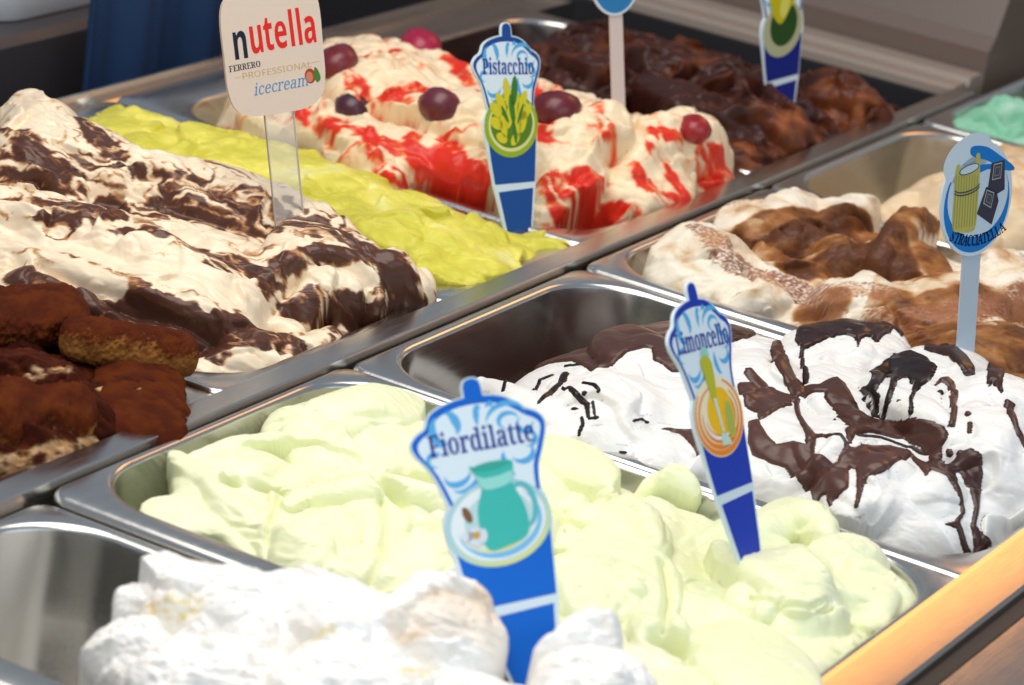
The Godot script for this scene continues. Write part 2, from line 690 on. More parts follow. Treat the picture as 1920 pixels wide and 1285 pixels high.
func make_materials() -> void:
	steel = StandardMaterial3D.new()
	steel.albedo_color = Color(0.84, 0.83, 0.81)
	steel.metallic = 1.0
	steel.roughness = 1.0
	var z := noise_map(0.012, 4, 3, false)
	var rampg := Gradient.new()
	rampg.colors = PackedColorArray([Color(0.20, 0.20, 0.20), Color(0.27, 0.27, 0.27)])
	rampg.offsets = PackedFloat32Array([0.2, 0.8])
	z.color_ramp = rampg
	steel.roughness_texture = z
	steel.uv1_triplanar = true
	steel.uv1_world_triplanar = true
	steel.uv1_scale = Vector3(4.0, 40.0, 90.0)
	steel.normal_enabled = true
	steel.normal_texture = noise_map(0.03, 3, 8, true, 2.0)
	steel.normal_scale = 0.02
	steel_shaded = steel.duplicate()  # same steel for the basins, darkened in colour for the dark reflections inside
	steel_shaded.albedo_color = Color(0.74, 0.74, 0.73)
	steel_shaded.roughness = 0.85

func counter() -> void:
	var rail_steel: StandardMaterial3D = steel.duplicate()
	rail_steel.roughness = 0.62
	rail_steel.albedo_color = Color(0.78, 0.74, 0.70)
	var o := thing("display_counter", "stainless steel ice cream counter with a divider bar and a polished front rail", "counter")
	part("divider_bar", bar(straight([0.0014, -0.02, 0.0016, 0.0022, 0.0019, 0.0027, 0.0024, 0.0028, 0.0160, 0.0028, 0.0168, 0.0024, 0.0172, 0.001, 0.0172, -0.02]), -0.5, 1.106), steel, o)
	part("front_rail", bar(straight([-0.3530, -0.03, -0.3527, 0.0030, -0.3535, 0.0040, -0.3560, 0.0034, -0.3745, -0.0040, -0.3765, -0.0052, -0.3768, -0.03]), -0.5, 1.6), rail_steel, o)
	part("rail_groove", bar(straight([-0.3760, -0.03, -0.3760, -0.0085, -0.3890, -0.0085, -0.3890, -0.03]), -0.5, 1.6), matte(Color(0.03, 0.025, 0.022), 0.5), o)
	part("front_ledge", bar(straight([-0.3875, -0.03, -0.3875, -0.0050, -0.3895, -0.0036, -0.46, -0.031, -0.46, -0.05]), -0.5, 1.6), rail_steel, o)
	part("back_ledge", bar(straight([0.340, -0.03, 0.340, -0.0085, 0.384, -0.0085, 0.386, 0.0, 0.3885, 0.0, 0.3885, -0.03]), -0.5, 1.10), steel, o)
	part("end_rail", bar(straight([1.106, -0.03, 1.106, 0.0, 1.109, 0.002, 1.128, 0.002, 1.131, -0.002, 1.135, -0.002, 1.138, 0.004, 1.16, 0.004, 1.165, 0.0, 1.165, -0.03]), 0.018, 0.9, false), matte(Color(0.34, 0.28, 0.235), 0.45), o)
	part("well_side", bar(straight([1.099, -0.14, 1.099, -0.006, 1.1055, -0.006, 1.1055, -0.14]), 0.018, 0.6, false), matte(Color(0.012, 0.012, 0.016), 0.7), o)  # added wall, its near-black colour holds the shade of the gap
	part("end_panel", bar(straight([1.165, -0.03, 1.165, 0.02, 1.175, 0.03, 1.30, 0.30, 1.32, 0.30, 1.32, -0.03]), 0.018, 0.9, false), matte(Color(0.17, 0.125, 0.105), 0.35), o)
	part("well_floor", bar(straight([-0.40, -0.16, -0.40, -0.14, 0.60, -0.14, 0.60, -0.16]), -0.6, 1.3), matte(Color(0.012, 0.012, 0.016), 0.6), o)  # near-black colour puts the darkness of the recess on its floor
	part("rear_shelf", bar(straight([0.495, -0.10, 0.495, -0.006, 0.500, 0.0, 0.56, 0.0, 0.56, -0.10]), -0.5, 0.80), matte(Color(0.05, 0.045, 0.05), 0.4), o)
	var cloth := thing("blue_cloth", "blurred blue cloth hanging in the dark gap behind the counter", "cloth")
	var fold := PackedVector2Array()
	for k in 40:
		fold.append(Vector2(0.62 + 0.15 * k / 39.0, 0.452 + 0.008 * sin(k * 0.31) + 0.002 * sin(k * 0.9)))
	for k in range(39, -1, -1):
		fold.append(Vector2(0.62 + 0.15 * k / 39.0, 0.456 + 0.008 * sin(k * 0.31) + 0.002 * sin(k * 0.9)))
	var hung := part("drape", upright(fold, -0.13, 0.035), matte(Color(0.004, 0.03, 0.10), 0.8), cloth)
	var tray := thing("white_tray", "blurred pale tray on the shelf behind the counter", "tray")
	part("tray_body", rings([[0.60, 0.78, 0.52, 0.70, 0.001, 0.03], [0.595, 0.785, 0.515, 0.705, 0.03, 0.03], [0.60, 0.78, 0.52, 0.70, 0.032, 0.028], [0.604, 0.776, 0.524, 0.696, 0.02, 0.026]], true), matte(Color(0.34, 0.36, 0.39), 0.5), tray)
	var g := thing("floor", "", "")
	g.remove_meta("label")
	g.remove_meta("category")
	g.set_meta("kind", "structure")
	part("floor_surface", bar(straight([-1.5, -1.0, -1.5, -0.9, 3.0, -0.9, 3.0, -1.0]), -2.0, 4.0), matte(Color(0.06, 0.055, 0.06), 0.6), g)

# a wall that follows an outline in plan (a, b), from one height to another
func upright(outline: PackedVector2Array, from: float, to: float) -> ArrayMesh:
	var st := SurfaceTool.new()
	st.begin(Mesh.PRIMITIVE_TRIANGLES)
	var n := outline.size()
	for k in n:
		var p := outline[k]
		var q := outline[(k + 1) % n]
		for v in [Vector3(p.x, from, -p.y), Vector3(p.x, to, -p.y), Vector3(q.x, from, -q.y), Vector3(q.x, from, -q.y), Vector3(p.x, to, -p.y), Vector3(q.x, to, -q.y)]:
			st.add_vertex(v)
	st.generate_normals()
	return st.commit()

func tubs() -> void:
	tub("narrow steel tub of rough white ice cream nearest the camera", -0.160, -0.001, -0.36, 0.0, -0.0030, 0.020, 0.008, 0.012, 0.006)
	tub("steel tub of pale lemon ice cream in the front row", 0.0, 0.249, -0.36, 0.0, 0.0005, 0.015, 0.005, 0.012, 0.005)
	tub("steel tub of white ice cream under poured chocolate", 0.250, 0.499, -0.36, -0.0005, -0.0005, 0.011, 0.008, 0.012, 0.007)
	tub("steel tub of coffee and cream ice cream", 0.5, 0.749, -0.36, -0.001, 0.0003, 0.012, 0.008, 0.012, 0.007)
	tub("steel tub of tan ice cream behind the oval bucket sign", 0.75, 0.999, -0.36, 0.0, -0.0004, 0.012, 0.008, 0.012, 0.006)
	tub("steel tub of mint green ice cream at the far right", 1.0, 1.249, -0.36, 0.0, 0.0004, 0.012, 0.008, 0.012, 0.006)
	tub("steel tub of cocoa dusted dessert at the left end of the back row", -0.08, 0.168, 0.019, 0.376, -0.0030, 0.010, 0.010, 0.010, 0.030)
	tub("steel tub of chocolate swirled ice cream in the back row", 0.17, 0.382, 0.019, 0.376, -0.0026, 0.009, 0.008, 0.010, 0.030)
	tub("narrow steel tub of yellow green ice cream", 0.384, 0.540, 0.019, 0.376, -0.0030, 0.009, 0.008, 0.010, 0.030)
	tub("steel tub of cherry ice cream with red syrup", 0.542, 0.775, 0.019, 0.376, -0.0026, 0.009, 0.008, 0.010, 0.036)
	tub("steel tub of dark chocolate ice cream at the back", 0.777, 1.020, 0.019, 0.345, -0.0030, 0.009, 0.012, 0.010, 0.014)

func cream(rough: float, bump: float, tile := 30.0, milk := 0.0) -> StandardMaterial3D:
	var m := StandardMaterial3D.new()
	m.vertex_color_use_as_albedo = true
	if milk > 0.0:
		m.subsurf_scatter_enabled = true
		m.subsurf_scatter_strength = milk
	m.metallic_specular = 0.2 if rough > 0.7 else 0.42
	m.roughness = rough
	m.normal_enabled = true
	m.normal_texture = pores
	m.normal_scale = bump
	m.uv1_triplanar = true
	m.uv1_scale = Vector3.ONE * tile
	return m

var pores: NoiseTexture2D

func serve(called: String, label: String) -> Node3D:
	return thing(called, label, "ice cream")

func ice_creams() -> void:
	pores = noise_map(0.03, 4, 11, true, 5.0)
	lemon()
	white()
	stracciatella()
	coffee()
	tan_cream()
	mint()
	swirl()
	pistachio()
	cherry()
	chocolate()
	tiramisu()

func lemon() -> void:
	var f := Field.new(-0.0183, -0.3685, 372, 471, 0.0008, 0.55, 0.3, -0.055)
	f.slab(0.017, 0.248, -0.37, -0.03, 0.036, -0.001, -0.06)
	f.ells([180.4, -43.9, -12.5, 44, 36, 19.5, 0, 2, -1, 92.1, -43.3, -14, 42, 30, 18, 20, 2, -1, 54.4, -46.8, -18, 24, 24, 12, 0, 4, -1, 185, -109.8, -10, 40, 34, 18, 0, 2, -1, 115.3, -126.4, -8, 32, 26, 12, 10, 2, -1, 66.4, -113.6, -16, 36, 27, 24, -15, 1, -1, 213.6, -154.4, -12, 26, 26, 18, 0, 1, -1, 186.1, -208.4, -7, 44, 26, 12, 10, 2, -1, 122.6, -188.9, -6.5, 34, 32, 13.5, 0, 2, -1, 98.7, -235.8, -9.5, 42, 34, 22.5, -10, 1, -1, 208.5, -257.1, -10, 28, 24, 18, 0, 2, -1, 226.2, -302.1, -15, 28, 26, 27, 0, 1, -1, 221.2, -323, -22, 24, 24, 24, 0, 1, -1, 154.6, -308.5, -19, 38, 30, 33, 10, 1, -1, 85.4, -318.8, -11, 40, 32, 21, 0, 1, -1, 41, -289.9, -6, 34, 26, 12, 0, 2, -1, 34.2, -319.3, -12, 40, 34, 21, 0, 1, -1, 164.9, -325.1, -15, 30, 24, 9, 0, 3, -1])
	f.path([227.2, -191.9, -6, 4, 231.2, -193.8, 0, 6, 236.5, -200.2, 4, 8, 236.7, -210.3, 5, 7, 238.9, -216, 0, 5], 1, 1.0, -1, 0.35)
	f.path([235.8, -252.8, -8, 5, 237, -257.8, 1, 7, 237.4, -270.7, 8, 8, 238.1, -283.6, 6, 7], 1, 1.0, -1, 0.35)
	f.path([147.3, -51, -4, 6, 168, -55.1, 3, 7, 197.9, -57.8, 3, 6, 215.6, -61.6, -2, 5], 0.7, 1, -1, 0.35)
	f.path([84.2, -18.7, -8, 7, 108.1, -24.1, -1, 7, 132.7, -32.1, -1, 6, 152.7, -38, -6, 5], 0.7, 2, -1, 0.35)
	f.path([205.5, -165.3, 0, 4, 197.4, -184.3, 3, 5, 190, -205.9, 4, 6, 173.3, -228, 4, 7, 156.1, -234.7, 2, 6], 0.7, 1, -1, 0.35)
	f.path([201.7, -185.8, -2, 6, 172.6, -207.4, 0, 7, 158.2, -226.8, 0, 7], 0.6, 1, -1, 0.35)
	f.path([85, -290.3, 2, 6, 66.8, -296.7, 2, 8, 60.1, -291.9, 0, 8, 75.1, -276.6, -4, 7], 0.8, 1, -1, 0.35)
	f.path([216.3, -306.9, 4, 6, 212.7, -325.6, 2, 8, 211.5, -339, -8, 8, 198.9, -339.4, -16, 7], 0.9, 1, -1, 0.35)
	f.path([127.8, -302.9, 4, 6, 146.8, -305.6, 12, 9, 158.4, -316.2, 12, 9, 155.5, -326.7, 6, 8, 149.3, -330.2, -4, 7], 0.8, 1, -1, 0.35)
	f.path([123.4, -99.9, 2, 4, 142.2, -101.2, 4, 6, 153.4, -110.9, 4, 6], 0.7, 1, -1, 0.35)
	f.path([73.4, -85, 2, 4, 92.1, -89.9, 5, 5, 107.3, -103.8, 6, 5, 110.9, -112.7, 3, 4], 0.6, 1, -1, 0.35)
	f.folds(25, 52, 4.5, 1.5, 51)
	f.lap([198.6, -153.8, 5.4, 198.1, -172.1, 5.4, 191.4, -197.2, 10.6], 40, 30, 7, 0.6)
	f.lap([155.8, -199.4, 3.6, 154.9, -214.2, 4.8, 152.7, -229.8, 4, 156.9, -236.4, 10.4, 171.3, -231.1, 12.4], 60, 26, 8, 0.6)
	f.lap([166.1, -238.4, 1.8, 128.9, -259, 1.8, 89.8, -274.9, 1.8], 95, 30, 8, 0.6)
	f.lap([63.8, -283.1, 6, 55.6, -294.6, 7.6, 66.9, -298.2, 10.4], 40, 18, 7, 0.6)
	f.lap([151.9, -289.2, 10, 133.2, -310.3, 12, 141.2, -322.5, 11.6, 154.5, -327, 18.4], 50, 30, 9, 0.6)
	f.lap([198.2, -314.9, 2.8, 165.2, -338.4, 2.4, 181.3, -343.7, -0, 207.7, -340.9, 2], 60, 26, 9, 0.6)
	f.lap([68.1, -40.3, 0.6, 62.4, -53.9, -1.4, 50.7, -74.2, -0.6, 52.8, -87.6, -0.2], 60, 24, 6, 0.6)
	f.lap([79.6, -72.7, 0.8, 88.5, -89, 9.6, 103.2, -100, 11.2, 109.1, -113.6, 7.2], -60, 26, 6, 0.6)
	f.lap([108.4, -281.3, 1.8, 65.8, -307.1, 8.6, 34.9, -324.3, 11.8], -70, 28, 8, 0.6)
	f.lap([158.3, -45.6, 6, 178.3, -60.3, 9.6, 207.9, -71.2, 0.8], 30, 26, 6, 0.6)
	f.lap([162.6, -145.4, 1.8, 159.8, -167.9, 1.8, 125, -198.6, 9, 81.6, -220.4, 11.4], 80, 28, 7, 0.6)
	f.lap([203.4, -267.8, 8.6, 232.5, -271.5, 3.8, 219.8, -293.1, 12.2], 30, 22, 7, 0.6)
	f.lap([35.4, -56.4, -10.4, 39, -74.6, -8, 33.9, -99.5, -11.2], 70, 24, 5, 0.6)
	f.lap([102.8, -120.9, 12.8, 100.2, -132.8, 4, 66.9, -148.7, 0.8], 80, 22, 6, 0.6)
	f.ells([140.9, -292.7, -1.5, 14, 13, 10.5, 0, 3, -1])
	f.warp(2.2, 55, 1)
	f.dents([76.1, -50.5, 4, 6, 0, 18, 86.4, -69.7, 4, 13, 20, 20, 108.2, -85.1, 18, 12, 0, 8, 112.1, -116.9, 4, 14, -20, 14, 69.6, -289.4, 8, 12, 0, 26, 188.1, -193.9, 4, 20, 60, 6, 171.3, -329.8, 12, 16, 30, 12, 187.3, -57.9, 4, 16, 60, 5, 167.4, -261.4, 20, 14, 0, 6])
	f.groove([104.8, -116.1, 82.8, -133.4, 56.4, -147.9, 38.4, -153.2], 4, 4)
	f.groove([78.9, -77, 47.1, -93, 29, -104.6, 23, -107.7], 4, 3.5)
	f.groove([148.4, -243.9, 115.7, -264.4, 77.1, -281.5], 5, 6)
	f.groove([139.5, -293.7, 135.9, -308.6, 143.1, -320.7, 160.5, -323.3], 3, 3)
	f.groove([163.6, -182.7, 121, -200.8, 86.2, -217.9, 66.3, -238.5], 4, 3)
	f.groove([63.9, -40.2, 48.8, -57.4, 41.7, -74.6, 44.1, -87.7], 4, 2.5)
	f.rough(5, [[0.8, 60.0, 40.0, 6.0, 1.0], [0.45, 150.0, 45.0, 8.0, 1.2], [0.16, 330.0, 120.0, 4.0], [0.1, 420.0, 380.0, 0.0]])
	f.pits(320, 5)
	var o := serve("lemon_ice_cream", "pale green yellow lemon ice cream in smooth folded heaps")
	part("heap", mass(f, {"colours": [Color(0.85, 0.88, 0.58), Color(0.89, 0.91, 0.72)], "amp": 0.9, "fa": 25.0, "fb": 25.0}), cream(0.42, 0.12), o)

func white() -> void:
	var f := Field.new(-0.1888, -0.3775, 273, 462, 0.0008, 0.55, 0.3, -0.085)
	f.slab(-0.1, -0.004, -0.38, -0.085, 0.05, 0.022, -0.08)
	f.ells([-69.4, -139.1, 8, 30, 28, 24, 0, 3, -1, -56.2, -175.5, 16, 40, 34, 18, 0, 3, -1, -99.3, -131.8, -7, 18, 24, 21, 0, 3, -1, -55.5, -209.3, 18, 30, 26, 18, 0, 3, -1, -29.4, -237, 17, 32, 24, 21, 0, 3, -1, -120.1, -184, 7, 36, 36, 21, 0, 4, -1, -103.4, -230.4, 18, 36, 34, 18, 0, 4, -1, -35.8, -306.6, 20, 30, 26, 18, 0, 3, -1, -0.9, -283.2, 26, 14, 14, 16, 0, 2, -1, -14.7, -285, 24, 13, 13, 12, 0, 2, -1])
	f.path([-52.8, -222.1, 30, 8, -35.3, -224.5, 36, 10, -22.3, -229.5, 36, 10, -14.2, -239.5, 32, 9], 1, 2, -1, 0.35)
	f.path([-79.6, -106.1, 0, 9, -76.7, -108.2, 6, 10, -74, -119.9, 8, 11], 1, 3, -1, 0.35)
	f.folds(40, 36, 5, 1.6, 61)
	f.lap([-90.5, -138.3, 27.8, -86.8, -160, 27, -80.4, -176, 33], 50, 26, 7, 0.6)
	f.lap([-80.7, -192.6, 29.4, -83.2, -217, 34.2, -64.9, -223.1, 35], 50, 26, 7, 0.6)
	f.lap([-51.5, -230, 35.4, -41.6, -241.4, 38.6, -27.8, -254.4, 33.8], 50, 24, 7, 0.6)
	f.warp(3, 60, 2)
	f.dents([-79.3, -136.7, 16, 7, 0, 8])
	f.mark([-82.4, -121.4, 2, -79.1, -129.8, 5, -73.5, -135.3, 5, -75.2, -141.1, 2], 0.75)
	f.mark([-72.3, -197.7, 2, -67.2, -201.7, 2], 0.8)
	f.mark([-81.5, -196.3, 2, -78.3, -197.8, 2], 0.8)
	f.mark([-74.4, -239.7, 3, -63.8, -244.8, 3], 0.9)
	f.streak([-38.6, -218.2, 8, -19.8, -229.2, 14, -12, -246.2, 14, 99, -201.9, 10], 0.7)
	f.streak([-46.7, -227, 8, -48.1, -235.8, 8], 0.5)
	f.rough(6, [[3.0, 24.0, 20.0, 10.0, 1.4], [1.6, 80.0, 60.0, 6.0, 1.0], [0.9, 220.0, 160.0, 4.0], [0.5, 480.0, 430.0, 0.0]])
	f.pits(500, 6)
	var o := serve("white_ice_cream", "rough white ice cream with yellow streaks, nearest the camera")
	part("heap", mass(f, {"colours": [Color(0.90, 0.89, 0.86), Color(0.89, 0.85, 0.78), Color(0.80, 0.66, 0.52)], "amp": 0.6, "fa": 20.0, "fb": 20.0, "mark": [Color(0.86, 0.78, 0.46), Color(0.80, 0.64, 0.30)], "mark_size": 260.0}), cream(0.5, 0.3), o)

func stracciatella() -> void:
	var f := Field.new(0.2298, -0.3685, 376, 469, 0.0008, 0.55, 0.3, -0.055)
	f.slab(0.256, 0.503, -0.37, -0.048, 0.085, 0.016, -0.055)
	f.ells([293.8, -135.4, -14, 52, 40, 36, -10, 5, -1, 298.7, -87.2, -15, 24, 26, 15, 0, 5, -1, 284.9, -176.2, -6, 28, 24, 12, 0, 5, -1, 275, -130.6, -18, 36, 22, 12, 0, 5, -1, 386.7, -174.4, 10, 36, 26, 12, 0, 3, -1, 456.6, -192, 12, 54, 34, 12, 0, 4, -1, 392.9, -215.3, 12, 34, 26, 12, 0, 3, -1, 425.2, -253.6, 11.5, 40, 32, 13.5, 0, 3, -1, 371.1, -312, -2, 36, 46, 42, 0, 4, -1, 444.5, -287.8, 8, 40, 30, 24, 0, 4, -1, 463.7, -248.9, 13, 40, 30, 15, 0, 4, -1, 337.8, -250.7, 10.5, 44, 28, 10.5, 0, 4, -1, 311, -276.1, 1, 38, 26, 15, 0, 3, -1, 328.7, -219.5, 7, 30, 22, 9, 0, 4, -1])
	f.path([324.1, -196.1, -6, 14, 312.8, -224.4, -4, 18, 316.5, -249.9, -4, 20, 328.1, -271.8, -6, 19], 0.9, 6, -1, 0.35)
	f.path([294.9, -274.8, -4, 8, 308.2, -275.6, 6, 12, 317.1, -282.4, 8, 13, 320.2, -291.6, 2, 11, 318.5, -298.3, -6, 9], 1, 2, -1, 0.35)
	f.path([314.8, -305.3, -4, 8, 321.4, -306.4, 6, 10, 339.2, -308.9, 6, 11, 337.9, -317.6, 2, 10], 1, 1.5, -1, 0.35)
	f.path([313, -311.7, -10, 9, 322, -318.7, -6, 10, 338.5, -329.1, -6, 11], 1, 1.5, -1, 0.35)
	f.folds(70, 48, 4.5, 1.4, 21)
	f.lap([276.8, -278.2, 9.8, 281.2, -291.3, 6.6, 304.5, -298.8, 11.4], 50, 26, 8, 0.6)
	f.lap([302.9, -305, 8.2, 314.5, -313.1, 11.8, 321.7, -324.7, 7.8], 40, 24, 8, 0.6)
	f.lap([281.5, -78.3, -4.8, 255.3, -114.6, 4.8, 253.2, -137, 9.6], 50, 26, 6, 0.6)
	f.lap([392, -187.6, 22, 365.9, -206.9, 19.6, 362.4, -227.5, 18], -50, 26, 7, 0.6)
	f.lap([393.7, -255.5, 22.6, 358.2, -282, 28.6, 353.4, -300.4, 35.8], 60, 30, 7, 0.6)
	f.lap([330.5, -118, 16, 343.1, -133.5, 17.6, 339.5, -160.8, 18], 40, 30, 6, 0.6)
	f.ells([403, -290.8, 18, 15, 14, 12, 0, 3, -1])
	f.warp(1.6, 50, 3)
	f.dents([279.6, -291.6, 8, 6, 0, 8, 440.1, -193.8, 14, 9, 0, 4])
	f.groove([397.8, -190.1, 373.2, -206.4, 362.9, -220.4], 5, 3)
	f.sauce_poly([444.8, -7.3, 464.3, -6.8, 480.6, -6.7, 495.7, -9.3, 517.6, -6.1, 574.9, 9.3, 582.4, 4.8, 596.9, 6.9, 599.4, 3.4, 441, -78, 604.4, -6.5, 605.8, -10.6, 624.7, -4.4, 640, -4.1, 646.3, -10.6, 658, -18.2, 673.2, -30.1, 647.8, -43.9, 437.8, -123.6, 391.9, -137.8, 356.3, -145.3, 350, -139.1, 353.5, -131.4, 354.8, -125.1, 365.9, -117.9, 364.7, -114.5, 353, -109.9, 345.1, -109.7, 335.8, -108.9, 331.2, -104.3, 338.5, -93.7, 345.7, -82.7, 344.9, -71.5, 341.7, -64.9, 417.2, -18.7], 0.15)
	f.sauce_poly([673.9, -30.7, 680.1, -35.5, 688.4, -47.4, 686.3, -62.1, 664, -72.9, 661.5, -67.4, 662.9, -54.4, 654.2, -47.4, 647.5, -59.8, 453, -137.9, 426.8, -140.3, 417.1, -138.5, 443.1, -124], 0.5)
	f.sauce_poly([685.3, -63.1, 695, -63.5, 693.3, -71.1, 720.9, -69.3, 729.6, -74.3, 731.6, -90.4, 741.2, -105.3, 739.2, -114.7, 515.5, -192.9, 501.3, -196.4, 488.1, -197.1, 477.7, -199.3, 475.6, -198.2, 480.4, -194, 477.7, -191.4, 471.9, -191.2, 459.5, -195.2, 470.1, -188.3, 470.2, -183.4, 466.3, -179.7, 454.6, -178.4, 441.8, -176.5, 433.1, -175.3, 418.7, -183, 396.5, -195.8, 386.6, -200.3, 386.7, -198.4, 405.8, -188.1, 431.7, -174.1, 447.3, -163.9, 664.9, -73.6], 0.85)
	f.sauce_poly([510.6, -194.7, 731.6, -132.1, 730.2, -147.1, 498.6, -232.2, 486.3, -247.2, 475.2, -256.7, 459.1, -262.9, 467.5, -250.5, 477.8, -240.4, 479.4, -236.3, 479.8, -230, 482.6, -224.3, 710.1, -141.6, 502.6, -203], 0.6)
	f.sauce_poly([450, -150.7, 450.2, -153.9, 431.9, -164.2, 406.3, -179.8, 394.2, -190.7, 383.2, -199.6, 386.3, -206.3, 398.1, -207.8, 401.2, -209.9, 396.6, -216.8, 388.7, -223.2, 381.7, -230.9, 373.4, -240.3, 373.2, -249.2, 370.7, -260.1, 369.3, -272, 368.8, -283, 366.1, -287.4, 362.5, -289.1, 359.1, -288.6, 345.4, -296.9, 340.2, -293, 352.8, -285.9, 358, -279.1, 360.9, -268.3, 355.3, -257.4, 347.5, -251.9, 340, -249.1, 328.7, -252.3, 332.6, -248.2, 339.7, -243.7, 349.4, -242, 351.6, -237.6, 361.2, -230, 364.2, -225.5, 370.7, -223.6, 375.6, -215.7, 380.8, -212.9, 377.7, -207.4, 373.1, -203.1, 371.9, -200.2, 376.1, -196.3, 385.4, -186.5, 397.1, -175.4, 419.5, -162.3], 0.25)
	f.sauce_line([377.4, -216.4, 1.83, 382.2, -221.3, 3.67, 379.7, -228.3, 3.67, 365.5, -237.7, 2.5], 0.9)
	f.sauce_poly([380.2, -166.7, 382.7, -168.7, 380.3, -173.6, 378.3, -180.7, 371.2, -190.4, 373.4, -198.6, 371.8, -203.9, 366.4, -205.7, 365.2, -198.2, 367.7, -187.5, 370.4, -179.3, 372.9, -174, 376, -168.3], 0.1)
	f.sauce_poly([364.5, -170.8, 372.4, -174.4, 369, -180.9, 367.8, -189.4, 368.7, -198.4, 361.5, -204.5, 356.8, -202.3, 339.2, -203.3, 329.2, -201.7, 338.6, -196.1, 341.4, -187.5, 352.8, -177.8], 0.1)
	f.sauce_line([371.7, -201.8, 1, 345.8, -215.2, 1.17, 336.5, -224.3, 1.83, 322.6, -233.2, 2.5, 312.6, -238.1, 2.17, 303.6, -243.1, 1.83], 0.1)
	f.sauce_line([323.2, -233.8, 1.33, 329.5, -236.3, 1.17, 329.9, -240, 1], 0.1)
	f.sauce_poly([325.1, -197.8, 330.2, -200.2, 323.4, -205.6, 314.9, -214.7, 311.6, -220.8, 315.9, -227.5, 314.6, -235.4, 308.2, -245.1, 308.4, -255.8, 319.6, -252.2, 329.3, -250.1, 326.9, -253.2, 331.5, -259.2, 344.7, -266.7, 349.4, -276.1, 341.4, -288.9, 337.3, -294.2, 325.5, -296.3, 335.2, -288.8, 345.5, -279, 324.3, -279.7, 312.6, -279.1, 307, -276.7, 300.5, -275.1, 289.7, -278.5, 279.4, -282.6, 279.2, -280.8, 289.2, -276.3, 308.3, -266.3, 308.5, -263, 304.9, -263.4, 288.7, -271.6, 281, -268.7, 276.2, -270.1, 283.9, -263.4, 283.8, -260.7, 282.2, -260.7, 287.3, -257.3, 292, -252.1, 293.6, -244, 298.8, -233.6, 299.4, -223.4, 301.9, -213.9, 308.9, -206.6], 0.0)
	f.sauce_poly([346.6, -296.5, 352.8, -299.4, 356.5, -299.2, 359.8, -303.1, 358, -310.3, 352.3, -315.3, 342.9, -320.4, 329.1, -326.8, 319.3, -330.5, 317.7, -335.9, 317.7, -341.5, 316.2, -342.2, 309.8, -340.9, 304, -339.8, 314.7, -331.4, 316.4, -329.3, 330.1, -323.9, 338.8, -316.8, 344.3, -309, 346.3, -305.6, 344.6, -304.1, 335.2, -309.8, 327.3, -317.7, 322.7, -322, 312.7, -324, 306.3, -333, 305, -336.6, 303.2, -339, 300.4, -336.5, 304, -330.5, 307.7, -325.5, 306.3, -319.3, 311.2, -322.2, 319.4, -321.3, 325.6, -317.6, 329.5, -311.2, 334, -304.1, 334.2, -296.4, 335, -290.7, 349.1, -288.9, 350.6, -294.9], 0.45)
	f.sauce_poly([435.7, -250.9, 447.3, -249.1, 453.2, -251.1, 449.6, -256.6, 432.9, -265.6, 392.8, -279.5, 370.6, -288.1, 369.5, -285.3, 418.9, -267.6, 425.2, -264.7, 425.5, -263.2, 429.7, -263, 442.1, -256.2, 443.5, -251.7], 0.2)
	f.sauce_poly([474.7, -210.8, 479.3, -219, 470.7, -231.5, 459.9, -241.3, 452.1, -243.5, 434, -246.7, 421.9, -247, 379.8, -259.7, 372.3, -264.5, 370.4, -264.5, 371.9, -262.3, 383, -256.9, 393.8, -254.2, 430, -241.6, 427, -241.8, 428.2, -240, 433.1, -237, 432.8, -233.8, 426.9, -233.1, 386.9, -246.3, 378.4, -249.2, 377, -249.7, 376.4, -248.3, 381.4, -245.6, 393.3, -241.5, 434.9, -227.2, 438.2, -223.5, 392.7, -236.1, 388.5, -236.9, 384.6, -241.1, 382.7, -242.2, 377.8, -244.8, 383.4, -239.9, 386.8, -236.8, 391.6, -229.9, 395.9, -225.7, 394.3, -230, 409, -225.6, 442.4, -211.9, 454.2, -212.7, 468.8, -211.8], 1)
	f.sauce_poly([494.7, -257.7, 727, -195.5, 726.8, -207.5, 720.3, -209.1, 717.1, -199.6, 461.4, -277.4, 442.9, -285.5, 444.4, -282.1, 455, -274.9, 443.2, -277.4, 459.1, -269.8], 0.6)
	f.sauce_poly([441.4, -288.7, 441.5, -294.3, 403.4, -303.4, 387.5, -314.7, 383.8, -320.6, 378.7, -323.7, 381.3, -317, 394.3, -304.9], 0.3)
	f.sauce_line([385.1, -288.1, 1.17, 383.5, -289.4, 1.17], 0.2)
	f.sauce_line([376.9, -293.4, 0.92, 370.4, -296.6, 0.83], 0.2)
	f.sauce_line([430.5, -256.5, 1.17, 431.3, -256.9, 1.17], 0.9)
	f.sauce_line([355.9, -294, 1, 354.4, -295.6, 1.17], 0.2)
	f.sauce_line([356.3, -299.2, 1, 356.1, -302.5, 1.33], 0.2)
	f.sauce_line([329.1, -241.8, 0.67, 332, -244.8, 0.67, 328.2, -250.3, 0.67, 318.4, -254.7, 0.67], 0.9)
	f.sauce_line([340.9, -250.4, 0.58, 351.2, -259.3, 0.58, 357.5, -274.6, 0.58, 353, -285.7, 0.58], 0.6)
	f.sauce_line([351.7, -232.2, 0.58, 351.9, -232.5, 0.58], 0.9)
	f.sauce_line([379.8, -252.6, 0.42, 380.2, -252.9, 0.42], 0.9)
	f.sauce_line([387.8, -231.2, 0.42, 388.1, -231.4, 0.42], 0.9)
	f.sauce_line([385.2, -236.3, 0.42, 385, -236.7, 0.42], 0.9)
	f.sauce_line([276.1, -81, 0.57, 407.6, -16.5, 0.86, 423.8, -11.3, 0.57], 1)
	f.sauce_line([281.6, -95.3, 0.36, 321, -78.2, 0.64, 325.6, -83.2, 0.5], 1)
	f.sauce_line([267.3, -106.9, 0.71, 280.5, -105.3, 1.57, 293.3, -103.3, 1.71, 327.3, -89.3, 1.86], 1)
